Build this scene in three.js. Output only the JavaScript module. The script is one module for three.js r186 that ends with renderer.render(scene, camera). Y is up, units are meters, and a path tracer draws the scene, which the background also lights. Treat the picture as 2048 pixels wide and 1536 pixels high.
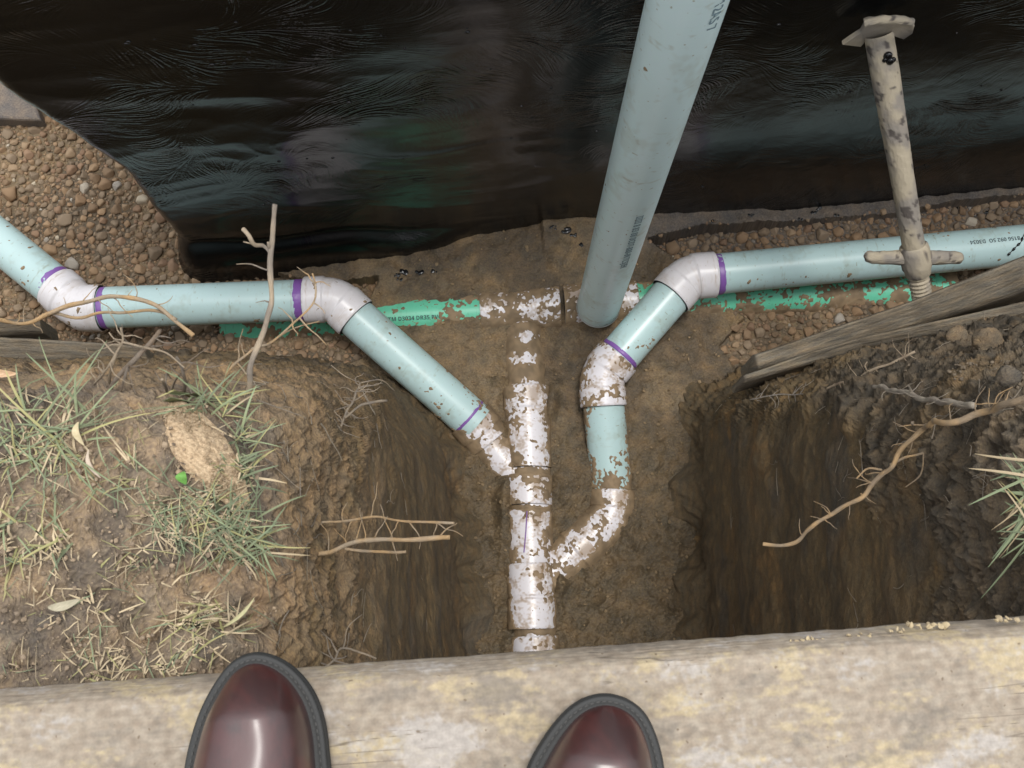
import * as THREE from 'three';
import { mergeGeometries } from 'three/addons/utils/BufferGeometryUtils.js';
import { FontLoader } from 'three/addons/loaders/FontLoader.js';

// ---------------------------------------------------------------- camera, sky, sun, exposure
const scene = new THREE.Scene();
const CAM_H = 2.87, FPX = 2200;                      // camera height over the trench floor, focal length in photo pixels (2048 x 1536)
const tilt = Math.atan(Math.hypot(18, 506) / FPX), roll = Math.asin(18 / Math.hypot(18, 506));
const C = new THREE.Vector3(0, CAM_H, 0);
const Fw = new THREE.Vector3(0, -Math.cos(tilt), -Math.sin(tilt));
const U0 = new THREE.Vector3(0, Math.sin(tilt), -Math.cos(tilt)), R0 = new THREE.Vector3(1, 0, 0);
const Rt = R0.clone().multiplyScalar(Math.cos(roll)).addScaledVector(U0, Math.sin(roll));
const Up = U0.clone().multiplyScalar(Math.cos(roll)).addScaledVector(R0, -Math.sin(roll));
const camera = new THREE.PerspectiveCamera(2 * Math.atan(768 / FPX) * 180 / Math.PI, 4 / 3, 0.05, 60);
camera.position.copy(C); camera.up.copy(Up); camera.lookAt(C.clone().add(Fw));
camera.focus = 2.6; camera.userData.fStop = 30;
scene.add(camera);
const renderer = new THREE.WebGLRenderer({ antialias: true });
renderer.toneMapping = THREE.LinearToneMapping;
renderer.toneMappingExposure = 2.15;
renderer.shadowMap.enabled = true;
{ // flat overcast sky
  const W = 128, H = 64, d = new Float32Array(W * H * 4);
  for (let j = 0; j < H; j++) for (let i = 0; i < W; i++) {
    const el = ((j + 0.5) / H - 0.5) * Math.PI, s = Math.sin(el), k = (j * W + i) * 4;
    const L = s > 0 ? 0.86 * (1 + 1.6 * s) / 2.6 : 0.12;
    d[k] = L * 0.97; d[k + 1] = L; d[k + 2] = L * 1.05; d[k + 3] = 1;
  }
  const sky = new THREE.DataTexture(d, W, H, THREE.RGBAFormat, THREE.FloatType);
  sky.mapping = THREE.EquirectangularReflectionMapping; sky.magFilter = THREE.LinearFilter; sky.needsUpdate = true;
  scene.background = sky; scene.environment = sky;
}
const sun = new THREE.DirectionalLight(new THREE.Color(1, 0.97, 0.92), 1.05);
sun.position.set(0.5, 6, -0.5); sun.target.position.set(0, 0, 0);
sun.castShadow = true; sun.shadow.radius = 26; sun.shadow.mapSize.set(2048, 2048);
Object.assign(sun.shadow.camera, { left: -3, right: 3, top: 3, bottom: -3, near: 0.5, far: 12 });
scene.add(sun, sun.target);

// ---------------------------------------------------------------- helpers
const V = (x, y, z) => new THREE.Vector3(x, y, z);
function rng(seed) { let a = seed >>> 0; return () => { a = (a + 0x6D2B79F5) | 0; let t = Math.imul(a ^ (a >>> 15), 1 | a); t = (t + Math.imul(t ^ (t >>> 7), 61 | t)) ^ t; return ((t ^ (t >>> 14)) >>> 0) / 4294967296; }; }
const PERM = new Uint8Array(512);
{ const r = rng(77), p = [...Array(256).keys()]; for (let i = 255; i > 0; i--) { const j = Math.floor(r() * (i + 1)); [p[i], p[j]] = [p[j], p[i]]; } for (let i = 0; i < 512; i++) PERM[i] = p[i & 255]; }
const fade = t => t * t * t * (t * (t * 6 - 15) + 10);
function grad(h, x, y, z) { const u = (h & 15) < 8 ? x : y, v = (h & 15) < 4 ? y : ((h & 15) === 12 || (h & 15) === 14) ? x : z; return ((h & 1) ? -u : u) + ((h & 2) ? -v : v); }
function noise3(x, y, z, px = 256, py = 256) {      // periodic in x and y when px, py are set
  const fx = Math.floor(x), fy = Math.floor(y), fz = Math.floor(z);
  const X = ((fx % px) + px) % px, X1 = (X + 1) % px, Y = ((fy % py) + py) % py, Y1 = (Y + 1) % py, Z = fz & 255;
  x -= fx; y -= fy; z -= fz;
  const u = fade(x), v = fade(y), w = fade(z), P = PERM;
  const A = P[X] , B = P[X1];
  const AA = P[(A + Y) & 255], AB = P[(A + Y1) & 255], BA = P[(B + Y) & 255], BB = P[(B + Y1) & 255];
  const l = (a, b, t) => a + t * (b - a);
  return l(l(l(grad(P[AA + Z], x, y, z), grad(P[BA + Z], x - 1, y, z), u), l(grad(P[AB + Z], x, y - 1, z), grad(P[BB + Z], x - 1, y - 1, z), u), v),
    l(l(grad(P[AA + Z + 1], x, y, z - 1), grad(P[BA + Z + 1], x - 1, y, z - 1), u), l(grad(P[AB + Z + 1], x, y - 1, z - 1), grad(P[BB + Z + 1], x - 1, y - 1, z - 1), u), v), w);
}
function fbm(x, y, z, o = 4) { let s = 0, a = 0.5, f = 1; for (let i = 0; i < o; i++) { s += a * noise3(x * f + i * 17.3, y * f + i * 9.1, z * f + i * 3.7); a *= 0.5; f *= 2.03; } return s; }
function ridge(x, y, z, o = 3) { let s = 0, a = 0.5, f = 1; for (let i = 0; i < o; i++) { s += a * (1 - 2 * Math.abs(noise3(x * f + i * 7.3, y * f + i * 5.1, z * f + i * 11.7))); a *= 0.5; f *= 2.1; } return s; }
const sst = (a, b, x) => { const t = Math.min(1, Math.max(0, (x - a) / (b - a))); return t * t * (3 - 2 * t); };
const mixc = (a, b, t) => [a[0] + (b[0] - a[0]) * t, a[1] + (b[1] - a[1]) * t, a[2] + (b[2] - a[2]) * t];
const lin = (r, g, b) => new THREE.Color().setRGB(r, g, b);
function ray(px, py) { return Fw.clone().addScaledVector(Rt, (px - 1024) / FPX).addScaledVector(Up, (768 - py) / FPX); }
function at(px, py, h) { const d = ray(px, py); return C.clone().addScaledVector(d, (h - CAM_H) / d.y); }   // photo direction met with the level h
const W0 = at(390, 535, 0), W1 = at(2048, 385, 0);                                                         // foot of the foundation wall
const WD = W1.clone().sub(W0).normalize(), WN = V(-WD.z, 0, WD.x);                                         // along it, out of it
function atWall(px, py, off = 0) { const d = ray(px, py); return C.clone().addScaledVector(d, (W0.clone().addScaledVector(WN, off).sub(C).dot(WN)) / d.dot(WN)); }
function pixel(P) { const q = P.clone().sub(C), w = q.dot(Fw); return [1024 + FPX * q.dot(Rt) / w, 768 - FPX * q.dot(Up) / w]; }

function tex(w, h, fn, srgb = true) {               // fn(u, v) -> [r, g, b] 0..1
  const d = new Uint8Array(w * h * 4);
  for (let j = 0; j < h; j++) for (let i = 0; i < w; i++) {
    const c = fn(i / w, j / h), k = (j * w + i) * 4;
    d[k] = Math.max(0, Math.min(255, c[0] * 255)); d[k + 1] = Math.max(0, Math.min(255, c[1] * 255)); d[k + 2] = Math.max(0, Math.min(255, c[2] * 255)); d[k + 3] = 255;
  }
  const t = new THREE.DataTexture(d, w, h); t.wrapS = t.wrapT = THREE.RepeatWrapping; t.magFilter = THREE.LinearFilter; t.minFilter = THREE.LinearMipmapLinearFilter;
  if (srgb) t.colorSpace = THREE.SRGBColorSpace; t.needsUpdate = true; return t;
}
function rep(t, s, s2 = s) { const c = t.clone(); c.repeat.set(1 / s, 1 / s2); c.needsUpdate = true; return c; }   // tile of s metres on uv in metres
const taken = {};
function numbered(n) { taken[n] = (taken[n] ?? -1) + 1; return taken[n] ? `${n}_${String(taken[n]).padStart(3, '0')}` : n; }
function mesh(name, geo, mat, parent) { const m = new THREE.Mesh(geo, mat); m.name = parent ? name : numbered(name); m.castShadow = m.receiveShadow = true; (parent || scene).add(m); return m; }
function thing(name, label, category, group) { const o = new THREE.Group(); o.name = numbered(name); o.userData = { label, category }; if (group) o.userData.group = group; scene.add(o); return o; }
function tag(o, label, category, group, kind) { o.userData.label = label; if (category) o.userData.category = category; if (group) o.userData.group = group; if (kind) o.userData.kind = kind; return o; }
function gridGeo(n, m, pos, uv, col, closed = false) {                        // n rows of m points
  const g = new THREE.BufferGeometry(), idx = [];
  for (let i = 0; i < n - 1; i++) for (let j = 0; j < m - 1; j++) { const a = i * m + j, b = a + 1, c = a + m, d = c + 1; idx.push(a, c, b, b, c, d); }
  g.setAttribute('position', new THREE.Float32BufferAttribute(pos, 3)); if (uv) g.setAttribute('uv', new THREE.Float32BufferAttribute(uv, 2));
  if (col) g.setAttribute('color', new THREE.Float32BufferAttribute(col, 3));
  g.setIndex(idx); g.computeVertexNormals();
  if (closed) { const nn = g.attributes.normal; for (let i = 0; i < n; i++) { const a = i * m, b = a + m - 1, x = nn.getX(a) + nn.getX(b), y = nn.getY(a) + nn.getY(b), z = nn.getZ(a) + nn.getZ(b), l = Math.hypot(x, y, z) || 1; nn.setXYZ(a, x / l, y / l, z / l); nn.setXYZ(b, x / l, y / l, z / l); } }
  return g;
}
function smoothPath(pts, step) { const c = new THREE.CatmullRomCurve3(pts, false, 'centripetal'); const n = Math.max(2, Math.ceil(c.getLength() / step)); return c.getSpacedPoints(n); }
function frames(path) {
  const out = []; let N = null;
  for (let i = 0; i < path.length; i++) {
    const T = path[Math.min(i + 1, path.length - 1)].clone().sub(path[Math.max(i - 1, 0)]).normalize();
    if (!N) { N = V(0, 1, 0).addScaledVector(T, -T.y); if (N.length() < 0.1) N = V(0, 0, 1).addScaledVector(T, -T.z); }
    else N = N.clone().addScaledVector(T, -N.dot(T));
    N = N.clone().normalize(); out.push({ T, N, B: T.clone().cross(N) });
  }
  return out;
}
function sweep(path, rad, nA, jitter) {              // rad: number or (i) => radius ; angle 0 looks up
  const fr = frames(path), pos = [], uv = []; let L = 0;
  for (let i = 0; i < path.length; i++) {
    if (i) L += path[i].distanceTo(path[i - 1]);
    const r = typeof rad === 'function' ? rad(i, L) : rad;
    for (let j = 0; j <= nA; j++) {
      const a = j / nA * 2 * Math.PI, rr = r + (jitter ? jitter(i, j % nA, path[i]) : 0), c = Math.cos(a), s = Math.sin(a);
      pos.push(path[i].x + rr * (fr[i].N.x * c + fr[i].B.x * s), path[i].y + rr * (fr[i].N.y * c + fr[i].B.y * s), path[i].z + rr * (fr[i].N.z * c + fr[i].B.z * s));
      uv.push(a * 0.054, L);
    }
  }
  return gridGeo(path.length, nA + 1, pos, uv, null, true);
}
function line(a, b, step = 0.004) { const n = Math.max(1, Math.ceil(a.distanceTo(b) / step)), o = []; for (let i = 0; i <= n; i++) o.push(a.clone().lerp(b, i / n)); return o; }

// ---------------------------------------------------------------- textures
const soilHeight = (() => {                          // crumbly relief, 512 px tile, periodic
  const N = 1024, a = new Float32Array(N * N);
  for (let j = 0; j < N; j++) for (let i = 0; i < N; i++) {
    const u = i / N, v = j / N; let s = 0;
    for (const [f, w] of [[8, 0.9], [16, 0.7], [32, 0.6], [64, 0.5], [128, 0.32]]) s += w * (f > 20 ? 0.35 - Math.abs(noise3(u * f, v * f, f * 0.37, f, f)) : noise3(u * f, v * f, f * 0.37, f, f));
    a[j * N + i] = s;
  }
  return { N, a, get: (u, v) => a[(Math.floor(v * N) % N) * N + Math.floor(u * N) % N] };
})();
const soilBump = tex(1024, 1024, (u, v) => { const h = 0.5 + 0.42 * soilHeight.get(u, v); return [h, h, h]; }, false);
const soilMap = tex(1024, 1024, (u, v) => {
  const n = noise3(u * 90, v * 90, 5.2, 90, 90), m = noise3(u * 12, v * 12, 9.2, 12, 12), k = noise3(u * 200, v * 200, 2.2, 200, 200);
  let b = 0.80 + 0.13 * n + 0.10 * m + 0.07 * k;
  if (k > 0.62) b += 0.25; 
  return [b * (1 + 0.05 * m), b, b * (1 - 0.07 * m - 0.05 * n)];
});
const dirtMap = tex(512, 1024, (u, v) => {          // handling dirt on plastic: thin tan smears and specks
  const a = noise3(u * 6, v * 40, 3.1, 6, 40) + 0.6 * noise3(u * 30, v * 90, 1.1, 30, 90), s = noise3(u * 60, v * 110, 8.4, 60, 110);
  let d = sst(0.35, 1.0, a) * 0.28 + sst(0.70, 0.8, s) * 0.5 + sst(0.15, 0.6, noise3(u * 4, v * 7, 2.8, 4, 7) + 0.5 * noise3(u * 26, v * 40, 5.8, 26, 40)) * 0.11 + 0.05 * (0.5 + 0.5 * noise3(u * 8, v * 16, 6.6, 8, 16));
  d = Math.min(1, d); return mixc([0.97, 0.97, 0.97], [0.62, 0.52, 0.40], d);
});
const stainMap = tex(512, 512, (u, v) => {          // wiped and dried mud stains on the white fittings
  const a = fbmP(u, v, 6, 5, 14) + 0.25 * noise3(u * 50, v * 50, 3.7, 50, 50), b = fbmP(u, v, 20, 3, 41);
  const d = Math.min(1, sst(-0.02, 0.34, a) * 0.5 + sst(0.1, 0.4, b) * 0.35); return mixc([0.975, 0.97, 0.975], [0.62, 0.51, 0.38], d);
});
const woodMap = tex(1024, 512, (u, v) => {          // weathered plank smeared with dried yellow clay; u along the grain
  const g = noise3(u * 6, v * 90, 1.7, 6, 90) * 0.5 + noise3(u * 16, v * 200, 2.7, 16, 200) * 0.4;
  const cl = fbmP(u, v, 9, 5) + 0.2 * noise3(u * 60, v * 60, 4.4, 60, 60), gr = fbmP(u, v, 8, 7, 31);
  let c = mixc([0.53, 0.475, 0.41], [0.63, 0.585, 0.52], 0.5 + 0.3 * g + 0.6 * noise3(u * 70, v * 40, 8.8, 70, 40));
  c = mixc(c, [0.68, 0.615, 0.485], sst(0.0, 0.34, cl + 0.15 * noise3(u * 200, v * 100, 3.4, 200, 100)) * 0.8);
  c = mixc(c, [0.67, 0.645, 0.62], sst(0.06, 0.34, gr + 0.16 * noise3(u * 160, v * 80, 6.4, 160, 80)) * 0.7);
  c = mixc(c, [0.47, 0.435, 0.39], sst(0.08, 0.36, -gr + 0.12 * noise3(u * 130, v * 65, 2.4, 130, 65)) * 0.7); c = c.map(q => q * (1 + 0.10 * noise3(u * 90, v * 60, 1.9, 90, 60) + 0.06 * noise3(u * 300, v * 150, 3.9, 300, 150)));
  const sp = noise3(u * 150, v * 75, 7.7, 150, 75); c = mixc(c, [0.40, 0.34, 0.27], sst(0.60, 0.72, sp) * 0.7); const cr = noise3(u * 3, v * 40, 6.1, 3, 40); c = mixc(c, [0.36, 0.32, 0.27], sst(0.03, 0.0, Math.abs(cr)) * sst(0.1, 0.3, noise3(u * 5, v * 5, 9.9, 5, 5)) * 0.7); c = c.map((q, i) => q * [0.955, 0.955, 0.96][i]);
  return c;
});
function fbmP(u, v, f, o, z = 0) { let s = 0, a = 0.5; for (let i = 0; i < o; i++) { s += a * noise3(u * f, v * f, z + i * 3.3, f, f); a *= 0.55; f *= 2; } return s; }
const woodBump = tex(1024, 512, (u, v) => { const h = 0.5 + 0.25 * noise3(u * 5, v * 120, 1.7, 5, 120) + 0.45 * fbmP(u, v, 8, 5, 11); return [h, h, h]; }, false);
const tarBump = (() => {                             // brush strokes: noise smeared along a winding direction
  const W = 2048, H = 1024, r = rng(5), src = new Float32Array(W * H);
  for (let i = 0; i < W * H; i++) src[i] = r(); for (let y = 0; y < H; y += 2) for (let x = 0; x < W; x += 2) { const v = src[y * W + x]; src[y * W + x + 1] = src[(y + 1) * W + x] = src[(y + 1) * W + x + 1] = v; }
  const out = new Float32Array(W * H);
  const ang = (u, v) => { const q = noise3(u * 9, v * 5, 2.2, 9, 5), w = noise3(u * 22, v * 12, 7.2, 22, 12); return 0.15 + 3.4 * q + 1.2 * w; };
  const GX = 256, GY = 128, ca = new Float32Array(GX * GY), sa = new Float32Array(GX * GY);
  for (let j = 0; j < GY; j++) for (let i = 0; i < GX; i++) { const a = ang(i / GX, j / GY); ca[j * GX + i] = Math.cos(a); sa[j * GX + i] = Math.sin(a); }
  for (let j = 0; j < H; j++) for (let i = 0; i < W; i++) {
    let s = 0, n = 0;
    for (const dir of [-1, 1]) { let x = i, y = j; for (let k = 0; k < 24; k++) {
      const xi = ((x | 0) % W + W) % W, yi = ((y | 0) % H + H) % H; s += src[yi * W + xi]; n++;
      const g = (yi >> 3) * GX + (xi >> 3); x += dir * ca[g]; y += dir * sa[g]; if (x < 0) x += W; if (y < 0) y += H; } }
    out[j * W + i] = s / n;
  }
  return tex(W, H, (u, v) => { const x = Math.round(u * W), y = Math.round(v * H), k = y * W + x; const a = (out[k] - 0.5) * 2.8; const m = 0.12 + 0.88 * sst(-0.15, 0.45, noise3(u * 14, v * 8, 4.4, 14, 8)); const br = 0.35 + 0.65 * sst(-0.25, 0.3, noise3(u * 60, v * 34, 8.4, 60, 34)); const h = 0.5 + a * m * br; return [h, h, h]; }, false);
})();
const leatherMap = tex(512, 512, (u, v) => { const a = fbmP(u, v, 4, 5, 3), b = fbmP(u, v, 10, 4, 8); return mixc([0.265, 0.125, 0.115], [0.20, 0.105, 0.10], sst(-0.2, 0.3, a + 0.3 * b)); });

// ---------------------------------------------------------------- materials
const std = (o) => new THREE.MeshStandardMaterial(o), phy = (o) => new THREE.MeshPhysicalMaterial(o);
const M = {
  mud: std({ vertexColors: true, map: rep(soilMap, 0.42), bumpMap: rep(soilBump, 0.42), bumpScale: 0.007, roughness: 0.72 }),
  bank: std({ vertexColors: true, map: rep(soilMap, 0.27), bumpMap: rep(soilBump, 0.27), bumpScale: 0.004, roughness: 0.93 }),
  film: std({ vertexColors: true, roughness: 0.75 }),
  tar: phy({ color: lin(0.0035, 0.0037, 0.004), roughness: 0.22, bumpMap: rep(tarBump, 2.8, 1.4), bumpScale: 0.0027, specularIntensity: 1 }),
  tarSpot: phy({ color: lin(0.006, 0.006, 0.0065), roughness: 0.12 }),
  aqua: phy({ color: lin(0.52, 0.70, 0.70), map: rep(dirtMap, 0.34, 0.5), roughness: 0.32 }),
  stand: phy({ color: lin(0.68, 0.85, 0.85), map: rep(dirtMap, 0.34, 0.9), roughness: 0.36 }),
  mint: phy({ color: lin(0.17, 0.66, 0.44), map: rep(dirtMap, 0.34, 0.4), roughness: 0.35 }),
  white: phy({ color: lin(0.80, 0.775, 0.795), map: rep(stainMap, 0.34, 0.34), roughness: 0.33 }),
  cleanWhite: phy({ color: lin(0.80, 0.775, 0.795), map: rep(dirtMap, 0.34, 0.3), roughness: 0.3 }),
  primer: phy({ color: lin(0.22, 0.10, 0.36), roughness: 0.4 }),
  ink: std({ color: lin(0.04, 0.06, 0.07), roughness: 0.7 }),
  stone: std({ vertexColors: true, bumpMap: rep(soilBump, 0.12), bumpScale: 0.00018, roughness: 0.85 }),
  root: std({ vertexColors: true, bumpMap: rep(soilBump, 0.05), bumpScale: 0.0009, roughness: 0.85 }),
  blade: phy({ vertexColors: true, roughness: 0.7, side: THREE.DoubleSide }),
  board: std({ vertexColors: true, map: rep(soilMap, 0.5, 0.12), bumpMap: rep(soilBump, 0.6, 0.1), bumpScale: 0.003, roughness: 0.9 }),
  plank: std({ map: rep(woodMap, 0.62, 0.31), bumpMap: rep(woodBump, 0.62, 0.31), bumpScale: 0.0011, roughness: 0.85 }),
  strut: std({ vertexColors: true, bumpMap: rep(soilBump, 0.2), bumpScale: 0.002, roughness: 0.9 }),
  leather: phy({ map: rep(leatherMap, 0.14), color: lin(1, 1, 1), roughness: 0.5, clearcoat: 0.9, clearcoatRoughness: 0.25, bumpMap: rep(soilBump, 0.06), bumpScale: 0.0001 }),
  rubber: std({ color: lin(0.028, 0.028, 0.027), roughness: 0.7, bumpMap: rep(soilBump, 0.05), bumpScale: 0.0004 }),
  thread: std({ color: lin(0.05, 0.048, 0.045), roughness: 0.8 }),
  dust: std({ vertexColors: true, bumpMap: rep(soilBump, 0.09), bumpScale: 0.004, roughness: 0.95 }),
  concrete: std({ color: lin(0.27, 0.225, 0.19), map: rep(soilMap, 0.4), bumpMap: rep(soilBump, 0.25), bumpScale: 0.002, roughness: 0.9 }),
};

// ---------------------------------------------------------------- earth: trench floor
const MUD_A = [0.315, 0.222, 0.122], MUD_B = [0.185, 0.132, 0.078], MUD_W = [0.168, 0.119, 0.064], GREY = [0.20, 0.168, 0.145];
const prints = [[900, 572, 0.044], [1128, 522, 0.046], [985, 592, 0.034]].map(([x, y, r]) => ({ P: at(x, y, 0.04), r }));
const poly = (p, x, y) => { let c = false; for (let i = 0, j = p.length - 1; i < p.length; j = i++) if ((p[i][1] > y) !== (p[j][1] > y) && x < (p[j][0] - p[i][0]) * (y - p[i][1]) / (p[j][1] - p[i][1]) + p[i][0]) c = !c; return c; };
const toW = (pl) => pl.map(([x, y]) => { const P = at(x, y, 0.02); return [P.x, P.z]; });
const gravelLeft = toW([[-300, 180], [75, 222], [165, 255], [265, 312], [350, 400], [400, 480], [440, 530], [540, 545], [640, 570], [760, 560], [740, 600], [700, 650], [735, 715], [700, 728], [560, 728], [300, 716], [-300, 722]]);
const gravelRight = toW([[1290, 490], [1400, 462], [1600, 448], [1780, 432], [1900, 410], [2300, 372], [2300, 640], [1860, 640], [1760, 690], [1560, 725], [1470, 735], [1440, 690], [1490, 635], [1430, 600], [1350, 520]]);
const MA = at(1050, 760, 0.02), MD = at(1072, 1300, 0.02).sub(MA).normalize();
const BERM = [at(955, 925, 0.02), at(1180, 1110, 0.02), at(1275, 1000, 0.02)];
function floorH(x, z, fine = true) {
  let h = 0.026 + 0.05 * fbm(x * 4, z * 4, 1.5, 2) * 0.8;
  const wd = (x - W0.x) * WN.x + (z - W0.z) * WN.z;                            // metres out from the wall
  const wa = (x - W0.x) * WD.x + (z - W0.z) * WD.z;
  const mound = Math.exp(-(((wa - 1.0) / 0.42) ** 2)) * Math.exp(-((wd / 0.16) ** 2)); h += 0.05 * mound;
  h += (wa > 0.95 ? 0.02 : 0) * Math.exp(-((wd / 0.07) ** 2));
  const inG = poly(gravelLeft, x, z) || poly(gravelRight, x, z);
  if (inG) h = 0.006 + 0.02 * noise3(x * 5, 3, z * 5);
  if (fine) {
    if (!inG) h += 0.022 * fbm(x * 17, 2.5, z * 17, 3) + 0.010 * ridge(x * 40, 8.5, z * 40, 3) * (0.4 + 1.1 * sst(-0.55, -0.25, z)) + 0.006 * ridge(x * 110, 2.5, z * 110, 2) * (0.25 + 0.75 * sst(-0.6, -0.3, z)) + 0.016 * Math.max(0, fbm(x * 11, 7.5, z * 11, 3));
    const bm = (P, r) => Math.exp(-((x - P.x) ** 2 + (z - P.z) ** 2) / (r * r)); const md = Math.abs((x - MA.x) * MD.z - (z - MA.z) * MD.x); if (z > MA.z) h += 0.030 * Math.exp(-(((md - 0.068) / 0.022) ** 2)) * Math.max(0, 0.35 + 1.6 * noise3(x * 13, 4.5, z * 13)); h += 0.018 * bm(BERM[0], 0.06) + 0.008 * bm(BERM[2], 0.08);
    for (const p of prints) { const d = Math.hypot(x - p.P.x, (z - p.P.z) * 1.1) / p.r; if (d < 1.25) { const a = Math.atan2(z - p.P.z, x - p.P.x); h += d < 1 ? -0.004 * sst(1, 0.85, d) * sst(-0.5, 0.1, Math.sin(a * 1.0 + p.r * 90)) + (d > 0.45 ? 0.0022 * Math.cos(a * 26) * sst(0.45, 0.6, d) : 0) : 0.0018 * (1.25 - d) * 4; } }
  }
  return h;
}
{
  const xs = [], zs = [];
  const axis = (out, segs) => { for (const [a, b, n] of segs) for (let i = 0; i < n; i++) out.push(a + (b - a) * i / n); out.push(segs[segs.length - 1][1]); };
  axis(xs, [[-4, -1.5, 12], [-1.5, -0.75, 120], [-0.75, 0.85, 420], [0.85, 1.6, 120], [1.6, 4, 10]]);
  axis(zs, [[-4, -1.9, 8], [-1.9, -1.3, 40], [-1.3, 0.15, 400], [0.15, 0.6, 40], [0.6, 4, 10]]);
  const pos = [], uv = [], col = [];
  for (const z of zs) for (const x of xs) {
    const h = floorH(x, z); pos.push(x, h, z); uv.push(x, z);
    const n = fbm(x * 6, 5.5, z * 6, 4), k = fbm(x * 30, 1.5, z * 30, 3);
    let c = mixc(MUD_A, MUD_B, sst(-0.22, 0.22, 1.2 * n + 0.5 * k));
    const wd = (x - W0.x) * WN.x + (z - W0.z) * WN.z, wa = (x - W0.x) * WD.x + (z - W0.z) * WD.z;
    c = mixc(c, MUD_W, sst(-0.66, -0.44, z + 0.16 * n) * (0.8 + 0.4 * k));                        // clay of the side trench
    const g = sst(0.13, 0.05, wd + 0.06 * n) * sst(1.0, 1.3, wa); c = mixc(c, GREY, g * 0.8);   // cement-grey smear along the foot of the wall
    col.push(...c);
  }
  tag(mesh('trench_floor', gridGeo(zs.length, xs.length, pos, uv, col), M.mud), 'wet brown mud on the trench floor around the buried white pipes', null, null, 'structure');
}

// ---------------------------------------------------------------- earth: the two banks
const hmap = new Map();                               // highest soil per 12 mm cell, for setting things down
function noteH(x, y, z) { const k = Math.round(x / 0.012) * 100003 + Math.round(z / 0.012); const o = hmap.get(k); if (o === undefined || y > o) hmap.set(k, y); }
function soilTop(x, z, d = 1.9) { const k = Math.round(x / 0.012) * 100003 + Math.round(z / 0.012); return hmap.get(k) ?? d; }
function soilAvg(x, z) { let s = 0, n = 0; for (let i = -2; i <= 2; i++) for (let j = -2; j <= 2; j++) { const k = (Math.round(x / 0.012) + i) * 100003 + Math.round(z / 0.012) + j, fx = x / 0.012 - Math.round(x / 0.012) - i, fz = z / 0.012 - Math.round(z / 0.012) - j, w = Math.exp(-(fx * fx + fz * fz) / 1.6), h = hmap.get(k); if (h !== undefined && h > 1.7) { s += h * w; n += w; } } return n ? s / n : 1.85; }
function onBank(px, py, h0) { let P = at(px, py, h0); for (let i = 0; i < 6; i++) P = at(px, py, soilTop(P.x, P.z, h0)); return P; }
const bankPts = [];
function bank(ctrl, sSub, tSub, colorFn, dispFn, hand) {
  const cr = (p0, p1, p2, p3, t) => { const a = t * t, b = a * t; return p0.map((_, i) => 0.5 * (2 * p1[i] + (p2[i] - p0[i]) * t + (2 * p0[i] - 5 * p1[i] + 4 * p2[i] - p3[i]) * a + (3 * p1[i] - p0[i] - 3 * p2[i] + p3[i]) * b)); };
  const interp = (arr, sub) => { const o = []; for (let k = 0; k < arr.length - 1; k++) for (let i = 0; i < sub[k]; i++) { const p0 = arr[Math.max(0, k - 1)], p3 = arr[Math.min(arr.length - 1, k + 2)]; o.push([...cr(p0, arr[k], arr[k + 1], p3, i / sub[k]), k + i / sub[k]]); } const l = arr[arr.length - 1]; o.push([...l, arr.length - 1]); return o; };
  const rows = ctrl.map(r => interp(r.map(P => [P.x, P.y, P.z]), tSub));       // ctrl[s][t]
  const M_ = rows[0].length, grid = [];
  for (let j = 0; j < M_; j++) { const colm = interp(rows.map(r => r[j].slice(0, 3)), sSub); colm.forEach((q, i) => { (grid[i] ||= [])[j] = q; }); }
  const n = grid.length, pos = [], uv = [], col = [], base = [];
  for (let i = 0; i < n; i++) for (let j = 0; j < M_; j++) base.push(grid[i][j][0], grid[i][j][1], grid[i][j][2]);
  const g0 = gridGeo(n, M_, base, null, null), nn = g0.attributes.normal;
  const us = Array.from({ length: n }, () => 0); for (let i = 1; i < n; i++) { const j = M_ >> 1; us[i] = us[i - 1] + Math.hypot(...[0, 1, 2].map(a => grid[i][j][a] - grid[i - 1][j][a])); }
  let flip = 0; for (let k = 0; k < n * M_; k += 97) flip += nn.getY(k);
  const sg = flip < 0 ? -1 : 1;
  for (let i = 0; i < n; i++) { let v = 0; for (let j = 0; j < M_; j++) {
    const k = i * M_ + j, tp = rows[0][j][3], sp = grid[i][j][3]; if (j) v += Math.hypot(...[0, 1, 2].map(a => grid[i][j][a] - grid[i][j - 1][a]));
    const x = base[k * 3], y = base[k * 3 + 1], z = base[k * 3 + 2], nx = sg * nn.getX(k), ny = sg * nn.getY(k), nz = sg * nn.getZ(k);
    const d = dispFn(x, y, z, sp, tp, us[i], v, ny);
    const X = x + nx * d, Y = y + ny * d, Z = z + nz * d; pos.push(X, Y, Z); uv.push(Z + 0.7 * Y, Y + hand * X); col.push(...colorFn(x, y, z, sp, tp, us[i], v, ny));
    noteH(X, Y, Z); if (k % 37 === 0) bankPts.push([X, Y, Z, nx, ny, nz, tp]);
  } }
  return gridGeo(n, M_, pos, uv, col);
}
const CLAY = [0.26, 0.178, 0.088], CLAY_D = [0.18, 0.127, 0.068], CLAY_O = [0.34, 0.20, 0.078], TOP_A = [0.36, 0.265, 0.172], TOP_B = [0.215, 0.163, 0.115], LUMP = [0.335, 0.228, 0.125];
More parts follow.
